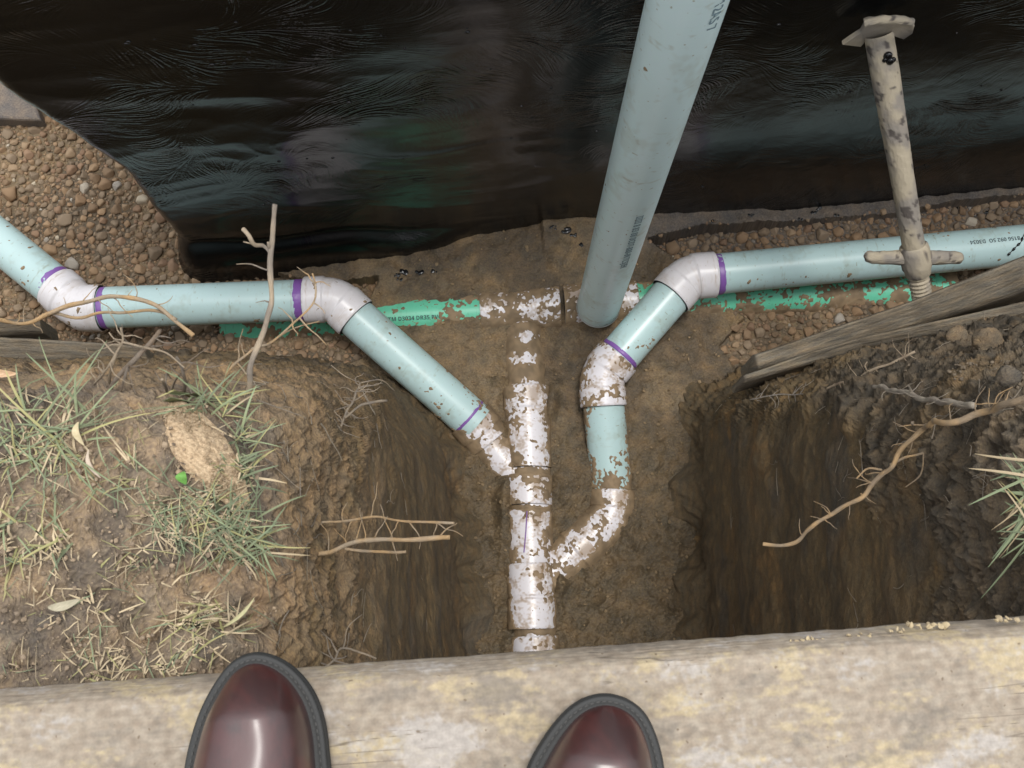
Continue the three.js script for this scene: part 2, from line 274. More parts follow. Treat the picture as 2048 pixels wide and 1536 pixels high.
const leftCtrl = [ // s: from under the plank, along the trench, round the corner, away to the left. t: floor, lower wall, upper wall, lip, rim, top, inland
  [[935, 2600, 0], [880, 2800, 0.8], [720, 3200, 1.45], [600, 3900, 1.8], [500, 4100, 1.92], [300, 4100, 1.94], [-160, 4100, 1.94], [-2500, 4100, 1.95]],
  [[935, 1480, -0.02], [850, 1480, 0.8], [705, 1480, 1.45], [600, 1480, 1.80], [500, 1480, 1.91], [300, 1500, 1.93], [-160, 1600, 1.94], [-2500, 1600, 1.95]],
  [[930, 1340, -0.02], [850, 1330, 0.8], [712, 1325, 1.45], [610, 1325, 1.76], [490, 1310, 1.89], [280, 1330, 1.92], [-160, 1340, 1.94], [-2500, 1340, 1.95]],
  [[918, 1180, -0.02], [842, 1170, 0.8], [715, 1160, 1.45], [600, 1160, 1.75], [520, 1160, 1.88], [280, 1180, 1.92], [-160, 1180, 1.94], [-2500, 1180, 1.95]],
  [[905, 1030, -0.02], [835, 1020, 0.8], [725, 1010, 1.40], [615, 1010, 1.72], [530, 1010, 1.88], [280, 1050, 1.93], [-160, 1050, 1.94], [-2500, 1050, 1.95]],
  [[888, 920, -0.02], [825, 910, 0.8], [740, 895, 1.34], [625, 900, 1.70], [525, 910, 1.86], [280, 950, 1.93], [-160, 950, 1.94], [-2500, 950, 1.95]],
  [[850, 845, -0.02], [795, 850, 0.75], [742, 838, 1.22], [620, 830, 1.66], [500, 838, 1.84], [260, 890, 1.93], [-160, 900, 1.94], [-2500, 900, 1.95]],
  [[765, 772, -0.02], [740, 780, 0.65], [700, 792, 1.12], [590, 790, 1.60], [460, 808, 1.82], [240, 860, 1.92], [-160, 860, 1.94], [-2500, 860, 1.95]],
  [[640, 735, -0.02], [600, 750, 0.6], [560, 762, 1.10], [480, 778, 1.55], [390, 800, 1.82], [200, 850, 1.91], [-160, 850, 1.94], [-2500, 850, 1.95]],
  [[440, 722, -0.02], [400, 738, 0.6], [370, 752, 1.10], [330, 772, 1.55], [260, 800, 1.84], [120, 840, 1.90], [-160, 850, 1.94], [-2500, 850, 1.95]],
  [[150, 722, -0.02], [120, 740, 0.6], [90, 756, 1.10], [60, 776, 1.55], [30, 800, 1.84], [-60, 830, 1.90], [-260, 850, 1.94], [-2500, 850, 1.95]],
  [[-400, 715, -0.02], [-420, 740, 0.6], [-450, 756, 1.10], [-500, 776, 1.55], [-560, 800, 1.84], [-620, 830, 1.90], [-900, 838, 1.94], [-2500, 840, 1.95]],
  [[-2500, 700, -0.02], [-2500, 740, 0.6], [-2600, 756, 1.10], [-2600, 776, 1.55], [-2700, 800, 1.84], [-2800, 830, 1.90], [-2850, 838, 1.94], [-2900, 840, 1.95]],
].map(r => r.map(([x, y, h]) => at(x, y, h)));
const lumpy = (x, y, z, a) => a * (0.030 * fbm(x * 7, y * 7, z * 7, 3) + 0.016 * ridge(x * 24, y * 24, z * 24, 3) + 0.006 * ridge(x * 75, y * 75, z * 75, 2));
const scoured = (x, y, z, u, v) => 0.016 * noise3(u * 1.4, v * 7, 3.3) + 0.0025 * noise3(u * 2.4, v * 26, 6.1) + 0.0008 * noise3(u * 6, v * 70, 1.1) + 0.003 * ridge(x * 60, y * 60, z * 60, 2) * sst(-0.1, 0.35, noise3(x * 6, y * 6, z * 6)) + 0.012 * fbm(x * 16, y * 16, z * 16, 4) + 0.02 * Math.max(0, fbm(x * 7 + 5, y * 7, z * 7, 3) - 0.05);
{
  const g = bank(leftCtrl, [6, 30, 60, 60, 60, 60, 60, 60, 50, 50, 40, 10], [50, 70, 70, 80, 100, 130, 8],
    (x, y, z, s, t, u, v, ny) => {
      const n = fbm(x * 9, y * 9, z * 9, 4), k = fbm(x * 40, y * 40, z * 40, 3);
      const st = 0.8 * noise3(u * 1.4, v * 11, 4.1) + 0.2 * noise3(u * 2.2, v * 38, 2.1) + 0.5 * n;
      let wall = mixc(CLAY, CLAY_D, sst(-0.2, 0.5, st + n)); wall = mixc(wall, CLAY_O, sst(0.15, 0.6, n * 1.6 - 0.4 * st) * 0.6);
            let lump = mixc(LUMP, CLAY, sst(-0.1, 0.35, n + 0.4 * k));
      let top = mixc(TOP_A, TOP_B, sst(-0.22, 0.22, n * 1.1 + 0.9 * k)); top = mixc(top, [0.40, 0.26, 0.14], sst(0.10, 0.32, fbm(x * 5 + 4, y * 5, z * 5, 3)) * 0.7);
      wall = mixc(MUD_W, wall, sst(0.03, 0.3, t + 0.5 * n)); wall = mixc(wall, [0.19, 0.15, 0.105], sst(0.1, 0.3, fbm(x * 4 + 2, y * 7, z * 4, 4)) * 0.7);
      return t < 2 ? mixc(wall, lump, sst(1.5, 2.0, t + 0.5 * n)) : mixc(lump, top, sst(3.3, 4.0, t + 1.2 * n));
    },
    (x, y, z, s, t, u, v) => { const w = sst(2.4, 1.5, t + 0.6 * noise3(x * 8, y * 8, z * 8)) * sst(7.3, 6.2, s); return w * scoured(x, y, z, u, v) + (1 - w) * lumpy(x, y, z, t > 3.6 ? 1.05 : 1.25) + sst(7.4, 6.2, s) * 0.085 * sst(0.24, 0.0, t + 0.22 * fbm(x * 9, y, z * 9, 2)) + 0.02 * sst(0.45, 0.1, t) * ridge(x * 20, y * 20, z * 20, 3); }, -1);
  tag(mesh('earth_bank', g, M.bank), 'bare earth bank under the grass, its cut side smeared by the digger', null, null, 'structure');
}
const rightCtrl = [
  [[1405, 2600, 0], [1600, 2800, 0.8], [1800, 3200, 1.3], [2145, 3900, 1.62], [2370, 4100, 1.75], [2700, 4100, 1.83], [5000, 4100, 1.9]],
  [[1405, 1480, -0.02], [1590, 1480, 0.8], [1790, 1480, 1.22], [2065, 1480, 1.56], [2220, 1480, 1.72], [2550, 1480, 1.80], [5000, 1500, 1.9]],
  [[1403, 1330, -0.02], [1585, 1330, 0.8], [1780, 1330, 1.22], [2035, 1330, 1.55], [2180, 1330, 1.70], [2510, 1330, 1.78], [5000, 1340, 1.9]],
  [[1398, 1180, -0.02], [1578, 1180, 0.8], [1765, 1180, 1.22], [1995, 1180, 1.52], [2150, 1180, 1.68], [2480, 1180, 1.76], [5000, 1180, 1.9]],
  [[1394, 1030, -0.02], [1570, 1030, 0.8], [1745, 1020, 1.20], [1950, 1010, 1.50], [2120, 1020, 1.66], [2450, 1020, 1.74], [5000, 1050, 1.9]],
  [[1390, 920, -0.02], [1560, 910, 0.8], [1720, 905, 1.15], [1915, 895, 1.45], [2110, 900, 1.64], [2440, 900, 1.72], [5000, 950, 1.9]],
  [[1390, 855, -0.02], [1555, 845, 0.72], [1700, 835, 1.08], [1895, 825, 1.38], [2100, 835, 1.62], [2430, 835, 1.70], [5000, 880, 1.9]],
  [[1430, 795, -0.02], [1575, 792, 0.62], [1720, 775, 0.96], [1925, 765, 1.30], [2130, 785, 1.60], [2460, 785, 1.68], [5000, 840, 1.9]],
  [[1520, 752, -0.02], [1660, 745, 0.52], [1800, 728, 0.86], [1995, 725, 1.22], [2190, 755, 1.58], [2520, 755, 1.66], [5000, 820, 1.9]],
  [[1720, 700, -0.02], [1830, 690, 0.45], [1940, 690, 0.80], [2105, 695, 1.20], [2270, 740, 1.58], [2600, 740, 1.66], [5000, 800, 1.9]],
  [[2048, 650, -0.02], [2110, 640, 0.42], [2180, 650, 0.80], [2305, 680, 1.20], [2430, 730, 1.58], [2760, 730, 1.66], [5000, 790, 1.9]],
  [[3600, 560, -0.02], [3700, 600, 0.42], [3800, 620, 0.80], [3945, 660, 1.20], [4170, 720, 1.58], [4500, 720, 1.66], [5200, 780, 1.9]],
].map(r => r.map(([x, y, h]) => at(x, y, h)));
{
  const g = bank(rightCtrl, [6, 30, 50, 60, 60, 60, 60, 60, 60, 50, 14], [80, 90, 90, 80, 60, 6],
    (x, y, z, s, t, u, v, ny) => {
      const n = fbm(x * 9, y * 9, z * 9, 4), k = fbm(x * 40, y * 40, z * 40, 3);
      const st = 0.8 * noise3(u * 1.3, v * 9, 5.1) + 0.2 * noise3(u * 2.2, v * 34, 8.1) + 0.5 * n;
      let wall = mixc(CLAY, CLAY_D, sst(-0.35, 0.45, st + 0.8 * n)); wall = mixc(wall, CLAY_O, sst(0.14, 0.6, n * 1.3 - 0.5 * st) * 0.8); wall = mixc(wall, [0.17, 0.135, 0.095], sst(0.1, 0.3, fbm(x * 4 + 9, y * 7, z * 4, 4)) * 0.8); wall = mixc(MUD_W, wall, sst(0.03, 0.3, t + 0.5 * n));
      let lump = mixc([0.20, 0.152, 0.10], [0.125, 0.097, 0.065], sst(-0.15, 0.25, n + 0.6 * k)); lump = mixc(lump, [0.30, 0.20, 0.10], sst(0.12, 0.4, fbm(x * 6 + 3, y * 6, z * 6, 3)) * 0.7);
      const q = t + 1.1 * n + 0.8 * sst(5.6, 7, s); return mixc(wall, lump, sst(1.9, 2.7, q));
    },
    (x, y, z, s, t, u, v) => { const w = sst(2.7, 1.9, t + 1.0 * noise3(x * 8, y * 8, z * 8)) * sst(6.6, 5.4, s); return sst(7.4, 6.2, s) * 0.10 * sst(0.24, 0.0, t + 0.22 * fbm(x * 9, y, z * 9, 2)) + 0.02 * sst(0.4, 0.1, t) * ridge(x * 20, y * 20, z * 20, 3) + w * scoured(x, y, z, u, v) + (1 - w) * lumpy(x, y, z, 1.7) + (1 - w) * 0.006 * ridge(x * 45, y * 45, z * 45, 3); }, 1);
  tag(mesh('earth_bank', g, M.bank), 'darker earth bank with scraped clay side under hanging roots beside the boards', null, null, 'structure');
}

// ---------------------------------------------------------------- tarred foundation wall
const WALL_L = 3.4;
function wallBulge(s, h) {                            // metres out of the wall plane at s along it
  const left = sst(1.15, 0.75, s);
  let d = 0.006 * noise3(s * 1.6, h * 3, 4.4) + left * (0.0045 * noise3(s * 1.3, h * 8 + 0.9 * noise3(s * 2, h * 2, 1), 2.2));
  d += 0.0008 * fbm(s * 20, h * 20, 7.7, 3) + 0.006 * left * (ridge(s * 1.7 + noise3(s * 3, h * 4, 8), h * 5.5 + 0.6 * noise3(s * 2.2, h * 2, 5), 6.6, 2) - 0.3);
  const toe = sst(0.82, 0.55, s + 0.03 * noise3(s * 9, 2, h * 9)); d += toe * (0.035 * sst(0.19, 0.06, h + 0.05 * noise3(s * 3, 1.5, 0)) - 0.010 * Math.exp(-(((h - 0.16 - 0.04 * noise3(s * 3, 4.5, 0)) / 0.022) ** 2)));
  d += 0.015 * sst(0.06, 0.0, h) ;
  return d;
}
{
  const S = [], Hs = [], push = (o, a, b, n) => { for (let i = 0; i < n; i++) o.push(a + (b - a) * i / n); };
  push(S, -1.6, -0.3, 20); push(S, -0.3, 0, 50); push(S, 0, 2.4, 620); push(S, 2.4, WALL_L + 0.01, 12);
  push(Hs, -0.02, 0.35, 130); push(Hs, 0.35, 1.25, 200); push(Hs, 1.25, 2.16, 10);
  const BN = WN.clone().multiplyScalar(-1), pos = [], uv = [];
  for (const h of Hs) for (const s of S) {
    // the return face leaves the corner at s = 0, a radius of 3 cm softens it
    const lean = 0.09 * sst(0.55, 1.1, h) - 0.01;                                // the corner bulges higher up
    let P = W0.clone(), N;
    if (s >= 0.03) { P.addScaledVector(WD, s); N = WN; }
    else if (s > -0.017) { const a = (0.03 - s) / 0.047 * Math.PI / 2; P.addScaledVector(WD, 0.03 - 0.03 * Math.sin(a)).addScaledVector(WN, -0.03 + 0.03 * Math.cos(a)); N = WN.clone().multiplyScalar(Math.cos(a)).addScaledVector(WD, -Math.sin(a)); }
    else { P.addScaledVector(WN, -0.03 + (s + 0.017)); N = WD.clone().multiplyScalar(-1); }
    P.addScaledVector(N, wallBulge(s, h)).addScaledVector(WD, -lean * sst(0.3, 0.0, s)); P.y = h; pos.push(P.x, P.y, P.z); uv.push(s, h);
  }
  const t = thing('foundation_wall', 'black tar-coated foundation wall with brush marks and a rounded corner', 'wall');
  { const r = rng(61), bs = []; for (let k = 0; k < 170; k++) { const sx = 0.05 + 2.4 * r(), h = 0.05 + 1.15 * Math.sqrt(r()), P = W0.clone().addScaledVector(WD, sx).addScaledVector(WN, wallBulge(sx, h)), q = 0.0011 + 0.0022 * r() ** 3; P.y = h; const g = new THREE.SphereGeometry(q, 8, 6); g.scale(1 + r(), 0.8 + 0.5 * r(), 1); g.translate(P.x, P.y, P.z); bs.push(g); } const b = mesh('tar_beads', mergeGeometries(bs), M.tarSpot, t); b.userData.kind = 'stuff'; }
  mesh('tar_coating', gridGeo(Hs.length, S.length, pos, uv, null), M.tar, t);
  // the wall's body behind the coating
  const L2 = WALL_L, shp = []; const q = (s, d) => W0.clone().addScaledVector(WD, s).addScaledVector(WN, d);
  const A = q(0.02, -0.06), B = q(L2, -0.06), D = q(0.02, -1.6), E = q(L2, -1.6);
  const bx = []; const quad = (a, b, c, d) => bx.push(a, b, c, a, c, d);
  const up = (P, h) => [P.x, h, P.z];
  quad(up(A, 2.15), up(B, 2.15), up(E, 2.15), up(D, 2.15)); quad(up(B, 0), up(E, 0), up(E, 2.15), up(B, 2.15));
  const bg = new THREE.BufferGeometry(); bg.setAttribute('position', new THREE.Float32BufferAttribute(bx.flat(), 3)); bg.setAttribute('uv', new THREE.Float32BufferAttribute(bx.flatMap(p => [p[0], p[2]]), 2)); bg.computeVertexNormals();
  mesh('wall_top', bg, M.concrete, t);
}
{ // pale footing showing past the wall's corner
  const P = [[-420, 205, 0.05], [40, 236, 0.05], [78, 238, 0.05], [60, 190, 0.05], [30, 120, 0.05], [-420, 60, 0.05]].map(([x, y, h]) => at(x, y, h));
  const sh = new THREE.Shape(P.map(p => new THREE.Vector2(p.x, -p.z)));
  const g = new THREE.ExtrudeGeometry(sh, { depth: 0.07, bevelEnabled: true, bevelSize: 0.008, bevelThickness: 0.008, bevelSegments: 2 }); g.rotateX(-Math.PI / 2); g.translate(0, -0.02, 0);
  tag(mesh('concrete_footing', g, M.concrete), 'grey-brown concrete footing at the edge of the gravel, past the wall corner', 'footing');
}

// ---------------------------------------------------------------- gravel
const stoneGeos = [];
{
  const r = rng(21);
  for (let k = 0; k < 14; k++) {
    const g = new THREE.IcosahedronGeometry(1, 2), p = g.attributes.position, planes = [];
    const nCut = 7 + Math.floor(r() * 7); for (let c = 0; c < nCut; c++) planes.push([V(r() - 0.5, r() - 0.5, r() - 0.5).normalize(), 0.50 + 0.34 * r()]);
    const sx = 0.85 + 0.4 * r(), sy = 0.5 + 0.3 * r(), sz = 0.7 + 0.35 * r();
    for (let i = 0; i < p.count; i++) {
      const v = V(p.getX(i), p.getY(i), p.getZ(i)); v.multiplyScalar(1 + 0.22 * noise3(v.x * 1.3 + k * 5, v.y * 1.3, v.z * 1.3));
      for (const [n, d] of planes) { const q = v.dot(n); if (q > d) v.addScaledVector(n, (d - q) * 0.96); }
      p.setXYZ(i, v.x * sx, v.y * sy, v.z * sz);
    }
    const m = mergeV(g); m.computeVertexNormals(); stoneGeos.push(m);
  }
}
function mergeV(g) { // weld a non-indexed sphere so that it shades smoothly
  const p = g.attributes.position, key = new Map(), out = [], idx = [];
  for (let i = 0; i < p.count; i++) { const k = `${p.getX(i).toFixed(4)},${p.getY(i).toFixed(4)},${p.getZ(i).toFixed(4)}`; if (!key.has(k)) { key.set(k, out.length / 3); out.push(p.getX(i), p.getY(i), p.getZ(i)); } idx.push(key.get(k)); }
  const m = new THREE.BufferGeometry(); m.setAttribute('position', new THREE.Float32BufferAttribute(out, 3)); m.setAttribute('uv', new THREE.Float32BufferAttribute(out.filter((_, i) => i % 3 !== 1), 2)); m.setIndex(idx); return m;
}
function tinted(geo, c) { const g = geo.clone(), n = g.attributes.position.count, a = new Float32Array(n * 3); for (let i = 0; i < n; i++) { a[i * 3] = c[0]; a[i * 3 + 1] = c[1]; a[i * 3 + 2] = c[2]; } g.setAttribute('color', new THREE.BufferAttribute(a, 3)); return g; }
const STONES = [[0.25, 0.155, 0.082], [0.29, 0.185, 0.10], [0.21, 0.135, 0.075], [0.23, 0.165, 0.105], [0.20, 0.14, 0.086], [0.29, 0.195, 0.112], [0.255, 0.155, 0.09], [0.22, 0.158, 0.10]].map(c => { const g = (c[0] + c[1] + c[2]) / 3; return c.map(v => (v * 0.92 + g * 0.08) * 1.18); });
const PALE = [[0.44, 0.38, 0.30], [0.50, 0.42, 0.31], [0.36, 0.32, 0.27]];
{
  const r = rng(3), bed = new THREE.Group(); bed.name = numbered('gravel_bed'); bed.userData = { label: 'brown pebble gravel beside the pipes and the wall corner', kind: 'structure' }; scene.add(bed);
  const placed = [], cell = new Map(), CS = 0.03;
  const ok = (x, z, rad) => { const cx = Math.floor(x / CS), cz = Math.floor(z / CS); for (let i = -2; i <= 2; i++) for (let j = -2; j <= 2; j++) for (const q of cell.get((cx + i) * 9973 + cz + j) || []) if (Math.hypot(q.x - x, q.z - z) < (q.r + rad) * 0.80) return false; return true; };
  const add = (q) => { placed.push(q); const k = Math.floor(q.x / CS) * 9973 + Math.floor(q.z / CS); (cell.get(k) || cell.set(k, []).get(k)).push(q); };
  for (const [pl, w] of [[gravelLeft, 1], [gravelRight, 0.8]]) {
    const xs = pl.map(p => p[0]), zs = pl.map(p => p[1]), x0 = Math.max(Math.min(...xs), -1.6), x1 = Math.min(Math.max(...xs), 1.7), z0 = Math.max(Math.min(...zs), -1.75), z1 = Math.max(...zs);
    for (const [rr, tries] of [[0.0245, 24], [0.0195, 120], [0.0155, 600], [0.0125, 2600], [0.0100, 5200], [0.0078, 9000], [0.0058, 14000], [0.0042, 22000], [0.003, 22000]])
      for (let t = 0; t < tries; t++) {
        const x = x0 + (x1 - x0) * r(), z = z0 + (z1 - z0) * r(), rad = rr * (0.88 + 0.24 * r());
        if (!poly(pl, x + 0.02 * noise3(x * 20, 1, z * 20), z + 0.02 * noise3(x * 20, 9, z * 20)) || !ok(x, z, rad * 1.0)) continue;
        const wd = (x - W0.x) * WN.x + (z - W0.z) * WN.z, wa = (x - W0.x) * WD.x; if (wd < 0.02 && wa > -0.02) continue;
        add({ x, z, r: rad, left: pl === gravelLeft });
      }
  }
  const merged = []; let singles = 0;
  const mats = STONES.map(c => std({ color: lin(...c), bumpMap: M.stone.bumpMap, bumpScale: 0.00018, roughness: 0.85 })).concat(PALE.map(c => std({ color: lin(...c), bumpMap: M.stone.bumpMap, bumpScale: 0.00018, roughness: 0.8 })));
  const inView = (q) => { const [a, b] = pixel(V(q.x, 0.03, q.z)); return a > -10 && a < 2058 && b > 0; };
  const big = placed.filter(inView).sort((a, b) => b.r - a.r).slice(0, 290), bigSet = new Set(big);
  for (const q of placed) {
    const pale = r() < (q.left ? 0.03 : 0.008), ci = pale ? Math.floor(r() * PALE.length) : Math.floor(r() * STONES.length), gi = Math.floor(r() * stoneGeos.length);
    const y = floorH(q.x, q.z, false) + q.r * (-0.05 + 0.30 * r());
    const m4 = new THREE.Matrix4().compose(V(q.x, y, q.z), new THREE.Quaternion().setFromEuler(new THREE.Euler((r() - 0.5) * 0.7, r() * 6.28, (r() - 0.5) * 0.7)), V(q.r, q.r * 1.05, q.r).multiplyScalar(1.08));
    if (bigSet.has(q)) { const p = mesh('pebble', stoneGeos[gi], mats[pale ? STONES.length + ci : q.left ? ci : [2, 3, 4, 0][ci % 4]], bed); p.applyMatrix4(m4); singles++; }
    else { const c = (pale ? PALE : STONES)[ci], k = (q.left ? 0.85 : 0.7) + 0.3 * r(); merged.push(tinted(stoneGeos[gi], c.map(v => v * k)).applyMatrix4(m4)); }
  }
  const small = mesh('small_gravel', mergeGeometries(merged), M.stone, bed); small.userData.kind = 'stuff';
  console.log('pebbles', placed.length, 'single', singles);
}

// ---------------------------------------------------------------- pipes
const PR = 0.0535, HUB = 0.0605;
const FILM = [[0.29, 0.205, 0.12], [0.19, 0.135, 0.08]];
function film(path, rad, mask, parent, mat = M.film, name = 'mud_film', thick = 0.0022, cols = FILM) {   // a skin of mud that dips under the plastic where the mask is negative
  const nA = Math.max(40, Math.round(2 * Math.PI * 0.055 / 0.0032)), fr = frames(path), pos = [], uv = [], col = [], keep = []; let L = 0;
  for (let i = 0; i < path.length; i++) {
    if (i) L += path[i].distanceTo(path[i - 1]);
    const r0 = typeof rad === 'function' ? rad(i, L) : rad;
    for (let j = 0; j <= nA; j++) {
      const a = j / nA * 2 * Math.PI, c = Math.cos(a), s = Math.sin(a), n = V(0, 0, 0).addScaledVector(fr[i].N, c).addScaledVector(fr[i].B, s);
      const P = path[i].clone().addScaledVector(n, r0), m = mask(P, n, L, i), d = Math.max(-0.004, Math.min(thick, m * 0.012)) + (m > 0.05 ? 0.0007 * noise3(P.x * 160, P.y * 160, P.z * 160) : 0);
      P.addScaledVector(n, d); pos.push(P.x, P.y, P.z); uv.push(a * 0.054, L); keep.push(d > -0.0035);
      const k = sst(-0.3, 0.3, fbm(P.x * 40, P.y * 40, P.z * 40, 2)); col.push(...mixc(cols[0], cols[1], k));
    }
  }
  const g = gridGeo(path.length, nA + 1, pos, uv, col), id = g.index.array, out = [];
  for (let k = 0; k < id.length; k += 3) if (keep[id[k]] || keep[id[k + 1]] || keep[id[k + 2]]) out.push(id[k], id[k + 1], id[k + 2]);
  if (!out.length) return null; g.setIndex(out);
  const m = mesh(name, g, mat, parent); if (name === 'mud_film') m.userData.kind = 'stuff'; return m;
}
const blotch = (P, f = 22) => fbm(P.x * f, P.y * f, P.z * f, 4);
const splat = (amount, seedOff = 0) => (P, n) => { const b = blotch(V(P.x + seedOff, P.y, P.z)) * 1.1 + 0.34 * noise3(P.x * 80, P.y * 80, P.z * 80) + 0.42 * noise3(P.x * 135, P.y * 135, P.z * 135); return b + amount - 0.35 * Math.max(0, n.y - 0.6); };
function pipe(parent, a, b, r, mat, opt = {}) {
  const path = line(a, b, 0.006), g = sweep(path, r, 56), m = mesh(opt.name || 'pipe_section', g, mat, parent);
  if (opt.mud !== undefined) film(line(a, b, 0.0032), r, opt.mud, m);
  return m;
}
function band(parent, a, b, r, from, to, seed = 0, amt = 0) {                    // purple primer painted round the joint
  const p0 = a.clone().lerp(b, from), p1 = a.clone().lerp(b, to), len = p0.distanceTo(p1), path = line(p0, p1, 0.0025);
  film(path, r, (P, n, L) => 0.10 - 0.2 * sst(len * 0.86, len * 1.04, L + 0.0035 * noise3(P.x * 60 + seed, P.y * 60, P.z * 60)) - 0.2 * sst(0.0012, 0, L) + amt * blotch(P, 30), parent, M.primer, 'primer_band', 0.0006);
}
function fitting(parent, pts, hubs, name = 'elbow', mud, mat = M.white, wall = 0.0575) { // pts: vertices of the bend; hubs: lengths of sockets at both ends
  const path = pts.length === 2 ? line(pts[0], pts[1], 0.003) : (() => { const out = [], k = 0.42; for (let i = 0; i < pts.length - 1; i++) { const a = i === 0 ? pts[0] : pts[i].clone().lerp(pts[i + 1], k), b = i === pts.length - 2 ? pts[i + 1] : pts[i + 1].clone().lerp(pts[i], k); out.push(...line(a, b, 0.003).slice(0, -1)); if (i < pts.length - 2) { const c = new THREE.QuadraticBezierCurve3(b, pts[i + 1], pts[i + 1].clone().lerp(pts[i + 2], k)); out.push(...c.getSpacedPoints(Math.ceil(c.getLength() / 0.003)).slice(0, -1)); } } out.push(pts[pts.length - 1]); return out; })();
  const Ls = [0]; for (let i = 1; i < path.length; i++) Ls.push(Ls[i - 1] + path[i].distanceTo(path[i - 1])); const T = Ls[Ls.length - 1];
  const rad = (i) => { const l = Ls[i], h0 = hubs[0], h1 = hubs[1]; let r = wall; if (l < h0) r = HUB - (HUB - wall) * sst(h0 - 0.0015, h0, l); if (l > T - h1) r = HUB - (HUB - wall) * sst(T - h1 + 0.0015, T - h1, l); const e = Math.min(l, T - l); r -= 0.0022 * (1 - sst(0, 0.003, e)); return r; };
  const m = mesh(name, sweep(path, rad, 56), mat, parent);
  for (const [e, d] of [[0, 1], [path.length - 1, -1]]) {                       // the socket's end face
    const fr = frames(path), g = new THREE.RingGeometry(PR - 0.002, HUB - 0.002, 48); const b = new THREE.Matrix4().makeBasis(fr[e].B, fr[e].N, fr[e].T); b.setPosition(path[e]); g.applyMatrix4(b);
    const rm = mesh('socket_rim', g, new THREE.MeshPhysicalMaterial({ color: mat.color, roughness: 0.4, side: THREE.DoubleSide }), m);
  }
  if (mud) film(path, rad, mud, m);
  return m;
}
const font = await new FontLoader().loadAsync('fonts/droid/droid_sans_bold.typeface.json');
function print(parent, text, a, b, r, along, angle, size, flip = 1) {             // ink lettering bent onto the pipe
  const g = new THREE.ShapeGeometry(font.generateShapes(text, size), 3), T = b.clone().sub(a).normalize(), fr = frames([a, b])[0], p = g.attributes.position;
  for (let i = 0; i < p.count; i++) {
    const l = along + flip * p.getX(i), th = angle - flip * (p.getY(i) - size / 2) / r;
    const P = a.clone().addScaledVector(T, l).addScaledVector(fr.N, (r + 0.0004) * Math.cos(th)).addScaledVector(fr.B, (r + 0.0004) * Math.sin(th)); p.setXYZ(i, P.x, P.y, P.z);
  }
  g.computeVertexNormals(); const m = mesh('printed_text', g, new THREE.MeshStandardMaterial({ color: M.ink.color, roughness: 0.7, side: THREE.DoubleSide }), parent); return m;
}

// --- branch run on the gravel: pipe, elbow, pipe, elbow, pipe, into the wye
{
  const t = thing('branch_pipe', 'pale aqua pipe run with two white elbows, lying on gravel below the wall corner', 'pipe');
  const a0 = at(-190, 328, 0.145), a1 = at(112, 574, 0.150), v1 = at(162, 617, 0.152), b0 = at(204, 616, 0.152), b1 = at(610, 600, 0.150), v2 = at(672, 598, 0.150), c0 = at(712, 636, 0.142), c1 = at(940, 836, 0.052);
  const p1 = pipe(t, a0, v1.clone().lerp(a1, 0.5), PR, M.aqua, { mud: splat(-0.52) });
  print(p1, 'SDR35 PVC SEWER PIPE ASTM D3034', a0, a1, PR, a0.distanceTo(at(-60, 434, 0.147)), 0.30, 0.0125);
  fitting(t, [a1, v1, b0], [0.045, 0.05], 'elbow', splat(-0.42, 3.1), M.cleanWhite); band(p1, a1, a0, PR, 0, 0.018 / a0.distanceTo(a1));
  const p2 = pipe(t, b0.clone().lerp(v1, 0.5), b1.clone().lerp(v2, 0.5), PR, M.aqua, { mud: splat(-0.56, 1.7) });
  band(p2, b0, b1, PR, 0, 0.017 / b0.distanceTo(b1), 2); band(p2, b1, b0, PR, 0, 0.024 / b0.distanceTo(b1), 4);
  fitting(t, [b1, v2, c0], [0.052, 0.05], 'elbow', splat(-0.45, 5.9), M.cleanWhite);
  const p3 = pipe(t, c0.clone().lerp(v2, 0.4), c1.clone().lerp(c0, -0.06), PR, M.aqua, { mud: (P, n, L) => splat(-0.47 + 0.30 * sst(0.1, 0.42, L) - 0.1 * Math.abs(n.y), 2.2)(P, n) });
  band(p3, c1, c0, PR, 0, 0.009 / c0.distanceTo(c1), 7, 0.25);
}
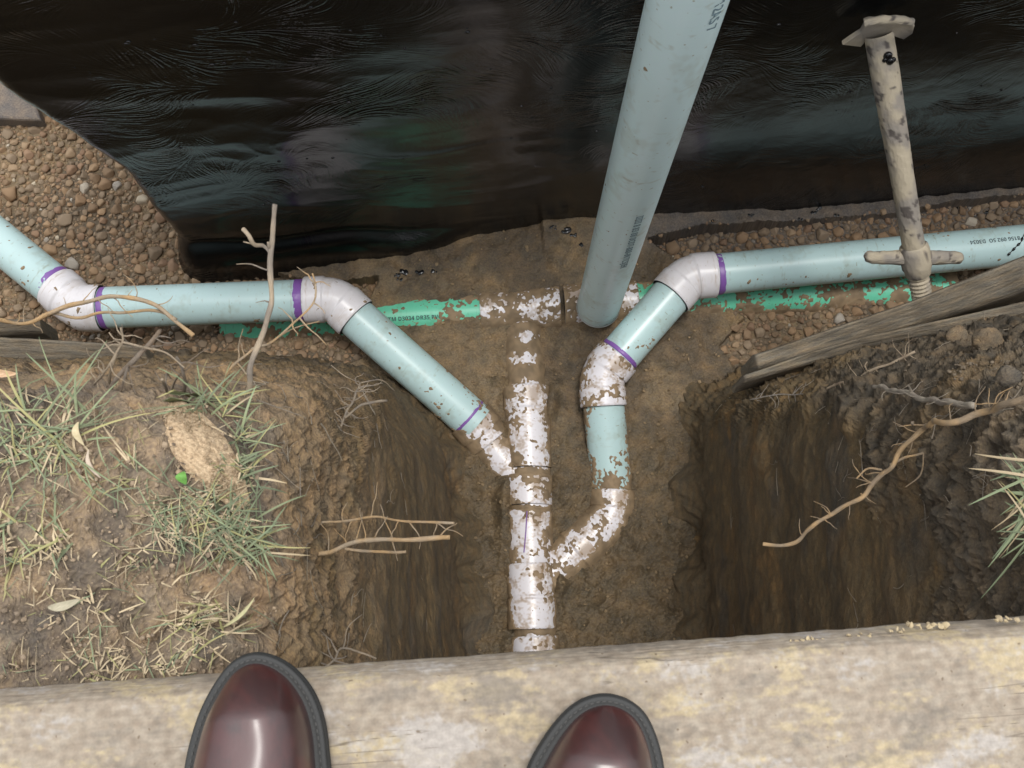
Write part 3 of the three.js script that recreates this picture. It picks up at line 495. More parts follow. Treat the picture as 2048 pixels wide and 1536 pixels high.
// --- half buried main with two wyes
const mA = at(1043, 612, -0.02), mB = at(1049, 745, -0.02), mC = at(1056, 862, 0.022), mG = at(1085, 1700, 0.016);
{
  const t = thing('main_pipe', 'white sewer main half buried in mud, with two wyes, running under the plank', 'pipe');
  const bands = [[650, 9], [690, 12], [742, 14], [944, 8], [1016, 5], [1262, 5]].map(([y, w]) => [at(1058, y, 0.06).z, w / 760]);
  const side = (amount, off) => (P, n) => { let m = splat(amount, off)(P, n) + 0.9 * sst(0.70, 0.2, n.y + 0.45 * noise3(P.x * 30, P.y * 30, P.z * 30)); for (const [z, w] of bands) m += 0.75 * Math.exp(-(((P.z - z) / w) ** 2)); return m; };
  const L = (a, b, k) => a.clone().lerp(b, k);
  pipe(t, mA, mC, PR, M.white, { mud: side(0.06, 0.4) }); pipe(t, mC, mG, PR, M.white, { mud: side(-0.06, 0.4) });
  fitting(t, [at(1044, 662, -0.018), at(1047, 700, -0.018)], [0.06, 0.06], 'coupling', side(0.10, 3.3));
  fitting(t, [at(1049, 704, -0.016), at(1050, 738, -0.012)], [0.02, 0.02], 'coupling', side(0.06, 1.3));
  fitting(t, [at(1052, 776, 0.028), at(1056, 862, 0.026), at(1058, 938, 0.026)], [0.06, 0.001], 'wye_body', side(-0.04, 6.1));
  fitting(t, [at(1057, 952, 0.024), at(1058, 1012, 0.024)], [0.08, 0.08], 'coupling', side(-0.12, 2.9));
  fitting(t, [at(1058, 1022, 0.020), at(1061, 1130, 0.020)], [0.02, 0.001], 'wye_body', side(-0.12, 4.4));
  fitting(t, [at(1061, 1128, 0.027), at(1065, 1258, 0.027)], [0.082, 0.075], 'coupling', side(-0.22, 8.8));
  fitting(t, [at(1069, 1272, 0.024), at(1076, 1400, 0.024)], [0.06, 0.06], 'coupling', side(-0.20, 0.9));
  const flank = (amount, off) => (P, n) => splat(amount, off)(P, n) + 0.9 * sst(0.92, 0.6, n.y + 0.3 * noise3(P.x * 30, P.y * 30, P.z * 30));
  fitting(t, [at(940, 836, 0.040), at(978, 884, 0.022)], [0.05, 0.001], 'branch_socket', flank(-0.16, 7.7));
  fitting(t, [at(972, 877, 0.022), at(1045, 968, 0.004)], [0.001, 0.001], 'wye_branch', flank(-0.14, 5.3), M.white, 0.052);
  fitting(t, [at(1176, 1078, 0.004), at(1075, 1168, 0.004)], [0.05, 0.02], 'wye_branch', flank(-0.02, 3.6), M.white, 0.055);
  const g = sweep(smoothPath([at(1054, 1022, 0.0825), at(1052, 1060, 0.0795), at(1048, 1105, 0.0785)], 0.004), 0.0016, 6); mesh('primer_streak', g, M.primer, t);
}
// --- branch from the other side
{
  const t = thing('branch_pipe', 'pale aqua drain pipe run passing under the screw jack and curving down to the main', 'pipe');
  const d0 = at(2500, 446, 0.13), d1 = at(1430, 549, 0.125), v3 = at(1376, 553, 0.125), e0 = at(1341, 592, 0.122), e1 = at(1237, 712, 0.098), v4 = at(1203, 751, 0.088), f0 = at(1207, 813, 0.075), f1 = at(1224, 982, 0.002), v5 = at(1223, 1036, 0.0), g0 = at(1168, 1084, 0.0055);
  const p1 = pipe(t, d0, v3.clone().lerp(d1, 0.5), PR, M.aqua, { mud: splat(-0.55, 4.8) });
  const w = at(1915, 501, 0.127); print(p1, '11-7 8156 092 SO  D3034', d0, d1, PR, d0.distanceTo(at(2046, 489, 0.127)), 0.05, 0.0105, 1);
  band(p1, d1, d0, PR, 0, 0.018 / d0.distanceTo(d1), 3); fitting(t, [d1, v3, e0], [0.055, 0.045], 'elbow', splat(-0.62, 2.1), M.cleanWhite);
  pipe(t, e0.clone().lerp(v3, 0.4), e1.clone().lerp(v4, 0.4), PR, M.aqua, { mud: splat(-0.42, 9.1) });
  band(t, e1, e0, PR, 0, 0.012 / e0.distanceTo(e1), 5);
  fitting(t, [e1, v4, f0], [0.05, 0.05], 'elbow', splat(-0.16, 6.4));
  pipe(t, f0.clone().lerp(v4, 0.4), f1, PR, M.aqua, { mud: (P, n, L) => splat(-0.42 + 0.55 * sst(0.08, 0.26, L) + 0.25 * sst(0.75, 0.3, n.y), 1.1)(P, n) });
  fitting(t, [f1, v5, g0], [0.045, 0.05], 'elbow', (P, n) => splat(-0.04 + 0.9 * sst(0.95, 0.6, n.y), 8.2)(P, n));
}
// --- old green line with its tee, mostly under mud
{
  const t = thing('buried_pipe', 'mint green pipe with a white tee, mostly buried in mud along the wall', 'pipe');
  const a = at(450, 655, -0.030), b = at(962, 626, -0.004), c = at(1120, 614, 0.004), d = at(1272, 604, 0.0), e = at(1900, 578, -0.026);
  const msk = (amt, off) => (P, n) => splat(amt, off)(P, n) + 0.7 * sst(0.6, 0.2, n.y);
  const p = pipe(t, a, b, PR + 0.001, M.mint, { mud: (P, n, L) => msk(-0.26 + 0.34 * sst(0.5, 0.66, L) + 0.22 * sst(0.34, 0.26, L), 1.9)(P, n) });
  print(p, 'ASTM D3034 DR35 PVC', a, b, PR + 0.001, a.distanceTo(at(765, 634, 0.01)), 0.35, 0.011);
  fitting(t, [b, c], [0.07, 0.05], 'tee', msk(0.24, 4.1), M.white, 0.058);
  fitting(t, [at(1126, 613, 0.004), d], [0.04, 0.06], 'tee_end', msk(0.14, 6.6), M.white, 0.058);
  pipe(t, d, e, PR + 0.001, M.mint, { mud: (P, n, L) => msk(0.06 + 0.25 * sst(0.35, 0.6, L), 5.5)(P, n) });
}
// --- standpipe
{
  const t = thing('standpipe', 'tall upright pale aqua pipe standing on the buried tee, rising past the black wall', 'pipe');
  const b = at(1197, 612, 0.085), R = 0.056, top = V(b.x, 2.25, b.z), path = line(b, top, 0.012);
  const m = mesh('pipe_section', sweep(path, R, 72), M.stand, t);
  film(line(b, top, 0.004), R, (P, n) => splat(-0.66, 3.9)(P, n), m);
  mesh('inner_face', sweep(path, R - 0.005, 48), M.stand, t);
  const rim = new THREE.RingGeometry(R - 0.0055, R + 0.0001, 64); rim.rotateX(-Math.PI / 2); rim.translate(b.x, 2.25, b.z); mesh('top_rim', rim, M.stand, t);
  mesh('bottom_rim', sweep([...line(V(b.x, 0.074, b.z), V(b.x, 0.0875, b.z), 0.002)], (i, L) => R + 0.0022 - 0.001 * Math.abs(L - 0.006) / 0.006, 72), new THREE.MeshPhysicalMaterial({ color: lin(0.62, 0.68, 0.68), roughness: 0.25 }), t);
  // ink marks, reading down the side that faces the camera
  const side = (txt, hTop, ang, size) => { const g = new THREE.ShapeGeometry(font.generateShapes(txt, size), 3), p = g.attributes.position; for (let i = 0; i < p.count; i++) { const h = hTop - p.getX(i), th = ang + (p.getY(i) - size / 2) / R; p.setXYZ(i, b.x + (R + 0.0006) * Math.sin(th), h, b.z + (R + 0.0006) * Math.cos(th)); } g.computeVertexNormals(); mesh('printed_text', g, new THREE.MeshStandardMaterial({ color: lin(0.17, 0.25, 0.28), roughness: 0.7, side: THREE.DoubleSide }), t); };
  side('IIIII 8 83 88 0CDT-888-0V7CSJEK', 0.86, 0.30, 0.015); side('AP1 12AS 7', 1.64, 0.62, 0.017);
}

// ---------------------------------------------------------------- boards against the banks
function board(name, label, sections, c0, c1, group) {   // sections: [far edge px, near edge px, thickness]; each edge [x, y, h]
  const S = sections.map(([a, b, th]) => ({ a: at(...a), b: at(...b), th })), pos = [], uv = [], col = []; const nS = 90, around = []; let L = 0, prev = null; let rows = 0;
  const cr = (k) => { const i = Math.min(S.length - 2, Math.floor(k)), f = k - i, A = S[i], B = S[i + 1]; return { a: A.a.clone().lerp(B.a, f), b: A.b.clone().lerp(B.b, f), th: A.th + (B.th - A.th) * f }; };
  const kEnd = S.length - 1, ks = [0, ...Array.from({ length: nS + 1 }, (_, i) => i / nS * kEnd), kEnd];
  ks.forEach((k, ii) => {
    const q = cr(k), capd = ii === 0 || ii === ks.length - 1; if (prev) L += q.a.distanceTo(prev); prev = q.a.clone();
    const n = 12, mid = q.a.clone().lerp(q.b, 0.5).add(V(0, -q.th / 2, 0));
    const corners = [q.a, q.b, q.b.clone().add(V(0, -q.th, 0)), q.a.clone().add(V(0, -q.th, 0))]; let pv = 0;
    for (let e = 0; e < 4; e++) for (let j = 0; j < n + (e === 3 ? 1 : 0); j++) {
      const f = j / n, A = corners[e], B = corners[(e + 1) % 4]; let P = A.clone().lerp(B, f); const rd = Math.min(f, 1 - f) * A.distanceTo(B); P.lerp(mid, 0.10 * (1 - sst(0, 0.006, rd)));
      const d = 0.003 * fbm(P.x * 30, P.y * 40, P.z * 30, 3) + 0.002 * noise3(L * 9, e + f * 3, 2); P.add(P.clone().sub(mid).normalize().multiplyScalar(d)); if (capd) P.lerp(mid, 0.999);
      pos.push(P.x, P.y, P.z); uv.push(L, pv + f * A.distanceTo(B)); col.push(...mixc(c0, c1, sst(-0.25, 0.25, fbm(P.x * 14, P.y * 30, P.z * 14, 3))));
      if (j === n - 1) pv += A.distanceTo(B);
    }
    rows++;
  });
  return tag(mesh(name, gridGeo(rows, pos.length / 3 / rows, pos, uv, col, true), M.board), label, 'board', group);
}
const BD0 = [0.43, 0.36, 0.265], BD1 = [0.31, 0.255, 0.185];
board('shoring_board', 'muddy brown upper board that the screw jack presses against', [[[1507, 708, 0.56], [1514, 738, 0.54], 0.14], [[1648, 660, 0.62], [1660, 700, 0.58], 0.14], [[1817, 602, 0.70], [1828, 652, 0.65], 0.14], [[2048, 509, 0.84], [2052, 582, 0.78], 0.14], [[2400, 372, 1.06], [2405, 470, 0.98], 0.14]], BD0, BD1);
board('shoring_board', 'thinner muddy board wedged under the upper board, against the root-filled bank', [[[1485, 750, 0.56], [1488, 764, 0.55], 0.12], [[1624, 701, 0.62], [1640, 722, 0.60], 0.12], [[1710, 676, 0.65], [1735, 696, 0.63], 0.12], [[2048, 601, 0.80], [2050, 632, 0.78], 0.12], [[2400, 500, 1.00], [2400, 545, 0.98], 0.12]], BD0, BD1);
board('shoring_board', 'short dark board end beside the white elbow under the looping root', [[[-320, 640, 0.5], [-320, 676, 0.47], 0.1], [[0, 636, 0.46], [0, 668, 0.43], 0.1], [[80, 637, 0.45], [84, 664, 0.42], 0.1]], BD1, BD1.map(v => v * 0.8));
board('shoring_board', 'long dark board lying below the aqua pipe behind the grass', [[[-320, 676, 0.5], [-320, 726, 0.45], 0.1], [[0, 672, 0.44], [0, 720, 0.40], 0.1], [[150, 680, 0.42], [160, 724, 0.38], 0.1], [[285, 690, 0.38], [300, 726, 0.34], 0.1]], BD0.map(v => v * 0.8), BD1);

// ---------------------------------------------------------------- screw jack between wall and boards
{
  const t = thing('screw_jack', 'clay-caked steel trench jack with wing nut, braced between black wall and boards', 'screw jack');
  const top = atWall(1757, 66, 0.03), bot = at(1845, 600, 0.62), dir = bot.clone().sub(top).normalize();
  const nut = top.clone().lerp(bot, 0.83); const on = (k) => top.clone().lerp(bot, k);
  const clay = (g, sd = 0) => { const p = g.attributes.position, c = []; for (let i = 0; i < p.count; i++) { const x = p.getX(i), y = p.getY(i), z = p.getZ(i), n = fbm(x * 18 + sd, y * 18, z * 18, 4), k = fbm(x * 60, y * 60 + sd, z * 60, 2); let q = mixc([0.42, 0.36, 0.265], [0.27, 0.24, 0.205], sst(-0.15, 0.2, n)); q = mixc(q, [0.10, 0.085, 0.075], sst(0.16, 0.26, k + 0.3 * n)); c.push(...q); } g.setAttribute('color', new THREE.Float32BufferAttribute(c, 3)); return g; };
  mesh('tube', clay(sweep(line(top, nut.clone().lerp(top, 0.02), 0.004), (i, L) => 0.0228 + 0.004 * sst(0.35, 0.05, L), 40, (i, j, P) => 0.0016 * fbm(P.x * 30 + j, P.y * 30, P.z * 30 + j * 0.31, 2))), M.strut, t);
  // threaded rod
  mesh('threaded_rod', clay(sweep(line(nut.clone().lerp(top, 0.05), bot, 0.0012), (i, L) => 0.0195 + 0.0022 * Math.cos(L * 2 * Math.PI / 0.0095), 28), 3), M.strut, t);
  // wing nut: hub with two arms
  const fr = frames([nut, bot])[0], X = Rt.clone(), Z = dir.clone().cross(X);
  const hub = mesh('wing_nut', clay(sweep([-0.034, -0.031, -0.02, 0.006, 0.018, 0.024, 0.036, 0.038].map(l => nut.clone().addScaledVector(dir, l)), (i) => [0.024, 0.029, 0.031, 0.031, 0.0305, 0.027, 0.026, 0.022][i], 28), 5), M.strut, t);
  for (const s of [-1, 1]) {
    const L = s < 0 ? 0.108 : 0.10, pts = [0.02, 0.045, 0.07, 0.09, L - 0.006, L].map((l, i) => nut.clone().addScaledVector(X, s * l).addScaledVector(dir, -0.004 + (s < 0 && i > 3 ? -0.004 : 0)));
    mesh('wing_arm', clay(sweep(pts.flatMap((p, i) => i < pts.length - 1 ? line(p, pts[i + 1], 0.004).slice(0, -1) : [p]), (i, l) => (0.0165 - 0.05 * l) * (l > L - 0.030 ? Math.sqrt(Math.max(0.02, 1 - ((l - (L - 0.030)) / 0.0105) ** 2)) : 1), 20, (i, j, P) => 0.0016 * noise3(P.x * 70, j, P.z * 70)), 7), M.strut, hub);
  }
  // foot plate on the wall, with a torn left corner of clay
  const plate = [[1686, 82], [1703, 70], [1722, 58], [1730, 42], [1742, 37], [1800, 38], [1816, 36], [1826, 46], [1822, 60], [1806, 71], [1786, 64], [1728, 76], [1720, 86]].map(([x, y]) => atWall(x, y, 0.03));
  const o = plate[0], shp = new THREE.Shape(plate.map(p => { const d = p.clone().sub(o); return new THREE.Vector2(d.dot(WD), d.y); }));
  const g = new THREE.ExtrudeGeometry(shp, { depth: 0.006, bevelEnabled: true, bevelSize: 0.0015, bevelThickness: 0.002, bevelSegments: 2 }); g.applyMatrix4(new THREE.Matrix4().makeBasis(WD, V(0, 1, 0), WN).setPosition(o));
  mesh('foot_plate', clay(g, 9), M.strut, t);
  const lip = sweep(smoothPath([atWall(1728, 46, 0.055), atWall(1760, 40, 0.056), atWall(1800, 40, 0.056), atWall(1822, 45, 0.055)], 0.004), 0.008, 10, (i, j, P) => 0.003 * noise3(P.x * 60, P.y * 60, j)); mesh('plate_lip', clay(lip, 2), M.strut, t);
  const tarPts = [[1768, 92, 0.0072], [1776, 104, 0.0066], [1764, 106, 0.004], [1784, 98, 0.005]].map(([x, y, r]) => [at(x, y, on(0.1).y), r]);
  const blobs = tarPts.map(([P, r], i) => { const c = on((P.clone().sub(top).dot(dir)) / top.distanceTo(bot)); const q = P.clone().sub(c); const n = C.clone().sub(c).normalize(); n.addScaledVector(dir, -n.dot(dir)).normalize().addScaledVector(X, (q.dot(X)) / 0.03).normalize(); const s = new THREE.SphereGeometry(r, 14, 10); s.scale(1.2, 1.5, 1); s.translate(...c.clone().addScaledVector(n, 0.027).toArray()); return s; });
  mesh('tar_blob', mergeGeometries(blobs), M.tarSpot, t);
}
{ // tar dripped on the mud and on the aqua pipe
  const r = rng(8), parts = []; const spots = [[1131, 479, 9], [1146, 484, 6], [1262, 497, 7], [1105, 473, 5], [1268, 503, 5], [1160, 500, 5], [1625, 425, 7], [1640, 417, 5], [1600, 440, 4], [1672, 432, 4], [1690, 450, 3], [810, 545, 7], [840, 548, 6], [800, 560, 4], [370, 533, 5], [1420, 448, 4], [870, 545, 5], [1500, 436, 5], [1925, 408, 5], [1985, 412, 5], [1960, 420, 4], [795, 552, 5]];
  for (const [x, y, s] of spots) for (let k = 0; k < 4; k++) { const P = at(x + (r() - 0.5) * s * 2.4, y + (r() - 0.5) * s, 0.04); P.y = floorH(P.x, P.z) + 0.001; const g = new THREE.SphereGeometry(s / 760 * (0.35 + 0.5 * r()), 10, 8); g.scale(1.3, 0.35, 0.9); g.rotateY(r() * 3); g.translate(P.x, P.y, P.z); parts.push(g); }
  tag(mesh('tar_drips', mergeGeometries(parts), M.tarSpot), 'small glossy black tar drips on the mud at the foot of the wall', 'tar', null, 'stuff');
  const a = at(2500, 446, 0.13), b = at(1430, 549, 0.125), T = b.clone().sub(a).normalize(), fr = frames([a, b])[0]; const pts = [[1996, 452, -0.75], [2008, 462, -0.5], [2016, 468, -0.35], [2028, 476, -0.15], [2034, 484, 0.05], [2046, 492, 0.25], [2060, 496, 0.35]].map(([x, y, th]) => { const l = at(x, y, 0.15).sub(a).dot(T); const p = a.clone().addScaledVector(T, l).addScaledVector(fr.N, 0.054 * Math.cos(th)).addScaledVector(fr.B, 0.054 * Math.sin(th)); return p; });
  tag(mesh('tar_trickle', sweep(smoothPath(pts, 0.003), (i) => 0.0024 + 0.0015 * Math.sin(i * 1.1), 8), M.tarSpot), 'thin black tar trickle across the aqua pipe near the boards', 'tar');
}

// ---------------------------------------------------------------- roots
function tubeRoot(pts, r0, r1, ca, cb, seed, knob = 0.25) {
  const path = smoothPath(pts, 0.0045).map((p, i) => p.clone().add(V(noise3(i * 0.13, seed, 1.5), noise3(i * 0.13, seed, 7.5), noise3(i * 0.13, seed, 4.5)).multiplyScalar(r0 * 1.7)));
  const n = path.length, g = sweep([path[0], ...path, path[n - 1]], (i) => { if (i === 0 || i === n + 1) return 0.0001; const k = (i - 1) / (n - 1); return (r0 + (r1 - r0) * k) * (1 + knob * noise3(i * 0.22, seed, 2.2) + 0.12 * noise3(i * 0.9, seed, 3.2)); }, 8);
  const p = g.attributes.position, c = []; for (let i = 0; i < p.count; i++) c.push(...mixc(ca, cb, sst(-0.2, 0.25, fbm(p.getX(i) * 45 + seed, p.getY(i) * 45, p.getZ(i) * 45, 2)))); g.setAttribute('color', new THREE.Float32BufferAttribute(c, 3)); return g;
}
function fork(P, dir, len, r, R, seed) { const pts = [P.clone()]; let d = dir.clone().normalize(), q = P.clone(); for (let i = 0; i < 5; i++) { d.add(V(R() - 0.5, (R() - 0.5) * 0.5, R() - 0.5).multiplyScalar(0.9)).normalize(); q = q.clone().addScaledVector(d, len / 5); pts.push(q); } return pts; }
const TAN = [0.46, 0.36, 0.25], BRN = [0.24, 0.175, 0.12], ORG = [0.55, 0.36, 0.18], GRY = [0.30, 0.25, 0.20];
let rootSeed = 1;
function root(name, label, main, r0, r1, cols, branches = [], hairs = 3, group) {
  const t = thing(name, label, 'root', group), R = rng(100 + rootSeed), sd = rootSeed++ * 3.7;
  const pts = main.map(p => at(...p)); mesh('stem', tubeRoot(pts, r0, r1, cols[0], cols[1], sd), M.root, t);
  branches.forEach(([pp, a, b], i) => mesh('side_root', tubeRoot(pp.map(p => at(...p)), a, b, cols[0], cols[1], sd + i + 0.5), M.root, t));
  hairs *= 2; if (hairs) { const path = smoothPath(pts, 0.01), gs = []; for (let k = 0; k < hairs; k++) { const i = 1 + Math.floor(R() * (path.length - 2)), T = path[i + 1].clone().sub(path[i - 1]).normalize(), side = T.clone().cross(V(0, 1, 0)).multiplyScalar(R() < 0.5 ? -1 : 1).add(T.multiplyScalar(R() - 0.3)); gs.push(tubeRoot(fork(path[i], side, 0.012 + 0.03 * R(), 0, R), 0.0008, 0.0003, cols[0], cols[1], sd + k)); } mesh('root_hairs', mergeGeometries(gs), M.root, t).userData.kind = 'stuff'; }
  return t;
}
root('root', 'upright forked pale root standing in front of the aqua pipe, rooted in the grass edge', [[488, 830, 1.80], [494, 790, 1.86], [500, 740, 1.88], [520, 690, 1.89], [533, 640, 1.90], [538, 560, 1.91], [540, 500, 1.92], [552, 450, 1.93], [550, 413, 1.94]], 0.0031, 0.0022, [TAN, GRY], [[[[540, 504, 1.92], [530, 493, 1.92], [510, 490, 1.93], [497, 470, 1.94], [485, 458, 1.94]], 0.0017, 0.002], [[[537, 497, 1.92], [533, 488, 1.93], [534, 482, 1.93]], 0.0014, 0.0012], [[[512, 489, 1.93], [500, 487, 1.93], [487, 484, 1.93]], 0.0009, 0.0006]], 2);
root('root', 'thick orange-brown root looping over the white elbow and aqua pipe', [[-260, 700, 1.62], [-60, 640, 1.55], [0, 642, 1.52], [50, 650, 1.5], [95, 628, 1.5], [150, 608, 1.5], [200, 597, 1.5], [260, 596, 1.5], [310, 610, 1.5], [350, 640, 1.49], [387, 670, 1.48]], 0.0024, 0.0032, [ORG, TAN], [[[[100, 625, 1.5], [150, 634, 1.49], [220, 626, 1.49], [280, 620, 1.49], [325, 628, 1.49], [350, 640, 1.49]], 0.0021, 0.0021]], 6);
root('root', 'curved brown root leaning over the board beside the long grass blades', [[205, 830, 1.84], [225, 770, 1.88], [250, 735, 1.89], [278, 712, 1.90], [302, 690, 1.90], [322, 661, 1.91]], 0.0024, 0.0020, [GRY, BRN], [[[[255, 732, 1.9], [238, 790, 1.88], [232, 815, 1.86]], 0.0014, 0.001]], 5);
root('root', 'thin pale rootlet branching like a hand below the purple-ringed pipe joint', [[190, 770, 1.86], [215, 735, 1.9], [235, 700, 1.91], [246, 683, 1.91], [243, 655, 1.92]], 0.0012, 0.0009, [TAN, TAN], [[[[243, 686, 1.91], [290, 696, 1.91], [330, 706, 1.9], [368, 735, 1.9]], 0.001, 0.0007], [[[246, 680, 1.91], [230, 678, 1.91], [218, 664, 1.91]], 0.0007, 0.0005], [[[232, 705, 1.91], [222, 730, 1.9], [222, 765, 1.87]], 0.0013, 0.0012]], 6);
root('root', 'short brown root stub rising from the bank between two grass tufts', [[364, 800, 1.83], [370, 760, 1.87], [362, 730, 1.89], [352, 714, 1.9]], 0.0018, 0.0014, [BRN, GRY], [[[[365, 745, 1.88], [352, 762, 1.86], [345, 780, 1.84]], 0.0009, 0.0006]], 6);
root('root', 'short tan root peg sticking up behind the sand patch', [[335, 800, 1.83], [332, 775, 1.87], [328, 760, 1.89]], 0.0017, 0.0015, [TAN, GRY], [], 2);
root('root', 'long thin wiry rootlet bending up past the white elbow', [[444, 790, 1.82], [461, 742, 1.85], [496, 708, 1.86], [513, 693, 1.86], [533, 689, 1.86], [581, 650, 1.87], [629, 602, 1.88], [631, 570, 1.88], [626, 547, 1.88]], 0.0012, 0.0009, [ORG, TAN], [[[[535, 688, 1.86], [580, 662, 1.86], [640, 642, 1.86]], 0.0008, 0.0005]], 5);
root('root', 'straight bright root poking out over the trench, the thicker of two', [[585, 1130, 1.70], [625, 1112, 1.72], [660, 1104, 1.72], [700, 1090, 1.72], [780, 1079, 1.72], [898, 1075, 1.72]], 0.0022, 0.0026, [ORG, TAN], [[[[690, 1094, 1.72], [740, 1102, 1.71], [815, 1102, 1.71]], 0.0016, 0.0014], [[[640, 1106, 1.72], [625, 1090, 1.72], [600, 1100, 1.71]], 0.001, 0.0007]], 4);
root('root', 'thin wavy tan root poking out over the trench above the thicker one', [[600, 1060, 1.70], [640, 1047, 1.71], [700, 1042, 1.71], [750, 1034, 1.71], [790, 1040, 1.71], [850, 1043, 1.71], [910, 1047, 1.71]], 0.0013, 0.0014, [TAN, ORG], [], 4);
root('root', 'long orange root hanging from the root-filled bank out over the dark trench side', [[2120, 790, 1.82], [2030, 798, 1.76], [1960, 820, 1.70], [1900, 846, 1.67], [1845, 853, 1.56], [1812, 890, 1.54], [1780, 932, 1.52], [1755, 955, 1.50], [1700, 1005, 1.47], [1640, 1046, 1.44], [1590, 1083, 1.41], [1560, 1091, 1.40], [1523, 1088, 1.40]], 0.0040, 0.0025, [[0.36, 0.27, 0.18], ORG], [[[[1765, 945, 1.51], [1745, 965, 1.49], [1735, 985, 1.48]], 0.002, 0.0012], [[[1780, 930, 1.52], [1810, 915, 1.52], [1845, 908, 1.50]], 0.002, 0.0013], [[[1765, 940, 1.51], [1735, 935, 1.50], [1712, 955, 1.49]], 0.0016, 0.0009], [[[1845, 905, 1.50], [1840, 950, 1.48], [1812, 975, 1.46]], 0.0012, 0.0007]], 14);
root('root', 'stout pale root stub lying on the lumpy bank above the long orange root', [[1743, 770, 1.32], [1780, 782, 1.38], [1815, 786, 1.44], [1860, 798, 1.52], [1945, 815, 1.64]], 0.0030, 0.0042, [[0.42, 0.36, 0.28], GRY], [[[[1820, 786, 1.45], [1817, 778, 1.46], [1815, 772, 1.47]], 0.002, 0.0012]], 4);
root('root', 'slender crooked root reaching up to the shoring boards', [[1652, 778, 0.98], [1680, 765, 1.02], [1715, 758, 1.05], [1735, 744, 1.07], [1780, 728, 1.10], [1830, 704, 1.12]], 0.0020, 0.0022, [TAN, BRN], [[[[1735, 744, 1.07], [1730, 730, 1.08], [1735, 722, 1.08]], 0.0012, 0.001]], 8);
root('root', 'pale twig crossing the clay below the slender root', [[1500, 800, 0.66], [1545, 790, 0.72], [1590, 788, 0.76], [1606, 788, 0.78]], 0.0014, 0.0012, [[0.34, 0.30, 0.26], GRY], [[[[1590, 790, 0.76], [1595, 815, 0.76], [1605, 832, 0.76]], 0.001, 0.0009]], 6);
root('root', 'forked grey rootlet on the rounded shoulder of the bank, under the diagonal pipe', [[676, 872, 1.56], [690, 835, 1.55], [705, 800, 1.52], [722, 765, 1.48]], 0.0016, 0.0011, [GRY, TAN], [[[[690, 835, 1.56], [730, 808, 1.52], [774, 801, 1.48]], 0.0012, 0.0018], [[[722, 765, 1.48], [690, 752, 1.5], [662, 730, 1.5]], 0.0008, 0.0005], [[[722, 765, 1.48], [760, 760, 1.46], [788, 780, 1.42]], 0.0008, 0.0006]], 10);
root('root', 'small curled root beside the burgundy shoe toe', [[600, 1345, 1.80], [640, 1340, 1.80], [668, 1320, 1.79], [682, 1297, 1.78], [720, 1306, 1.77], [752, 1318, 1.76]], 0.0013, 0.0009, [GRY, TAN], [], 4);
{ // uncountable hair roots on the cut soil
  const r = rng(55), gs = [], pts = bankPts.filter(b => { const [x, y] = pixel(V(b[0], b[1], b[2])); return x > 480 && x < 2080 && y > 660 && y < 1380 && !(x > 880 && x < 1380); });
  for (let k = 0; k < 330; k++) {
    const b = pts[Math.floor(r() * pts.length)], [px, py] = pixel(V(b[0], b[1], b[2])); const wall = b[6] < 1.7; if (wall && r() < 0.75) continue; if (px > 1500 && py > 1000 && r() < 0.7) continue;
    const n = V(b[3], b[4], b[5]), P = V(b[0], b[1], b[2]).addScaledVector(n, 0.001), d = V(r() - 0.5, r() - 0.5, r() - 0.5); d.addScaledVector(n, -d.dot(n) + 0.05 * r());
    const f = fork(P, d, 0.02 + 0.05 * r(), 0, r).map((q, i) => q.addScaledVector(n, -q.clone().sub(P).dot(n) * 0.85 + 0.001)); const c = mixc(GRY, [0.42, 0.35, 0.26], r()); gs.push(tubeRoot(f, 0.0004 + 0.0005 * r(), 0.0003, c, c, k));
    if (r() < 0.5) gs.push(tubeRoot(fork(f[2], d.clone().cross(n).multiplyScalar(r() < 0.5 ? 1 : -1).add(d), 0.02, 0, r), 0.0004, 0.0002, c, c, k + 0.3));
  }
  tag(mesh('hair_roots', mergeGeometries(gs), M.root), 'fine pale hair roots straggling out of the cut soil', 'roots', null, 'stuff');
}

// ---------------------------------------------------------------- clods and crumbs
function clod(P, r, seed, cols, sq = 0.75) {
  const g = mergeV(new THREE.IcosahedronGeometry(1, 5)), p = g.attributes.position, c = [];
  for (let i = 0; i < p.count; i++) { const v = V(p.getX(i), p.getY(i), p.getZ(i)), n = 0.34 * fbm(v.x * 1.2 + seed, v.y * 1.2, v.z * 1.2, 2) + 0.16 * ridge(v.x * 2.6 + seed, v.y * 2.6, v.z * 2.6, 3) + 0.10 * ridge(v.x * 9 + seed, v.y * 9, v.z * 9, 3); v.multiplyScalar(r * (0.85 + n)); p.setXYZ(i, v.x + P.x, v.y * sq + P.y, v.z + P.z); c.push(...mixc(cols[0], cols[1], sst(-0.2, 0.2, fbm(v.x * 60 + seed, v.y * 60, v.z * 60, 3)))); }
  g.setAttribute('color', new THREE.Float32BufferAttribute(c, 3)); for (let i = 0, q = g.attributes.uv; i < q.count; i++) q.setXY(i, q.getX(i) * r * 1.4, q.getY(i) * r * 1.4); g.computeVertexNormals(); return g;
}
const CLODC = [[0.36, 0.26, 0.155], [0.24, 0.175, 0.11]], CLODG = [[0.24, 0.195, 0.14], [0.145, 0.115, 0.083]], CLODD = [[0.23, 0.175, 0.12], [0.15, 0.118, 0.085]];
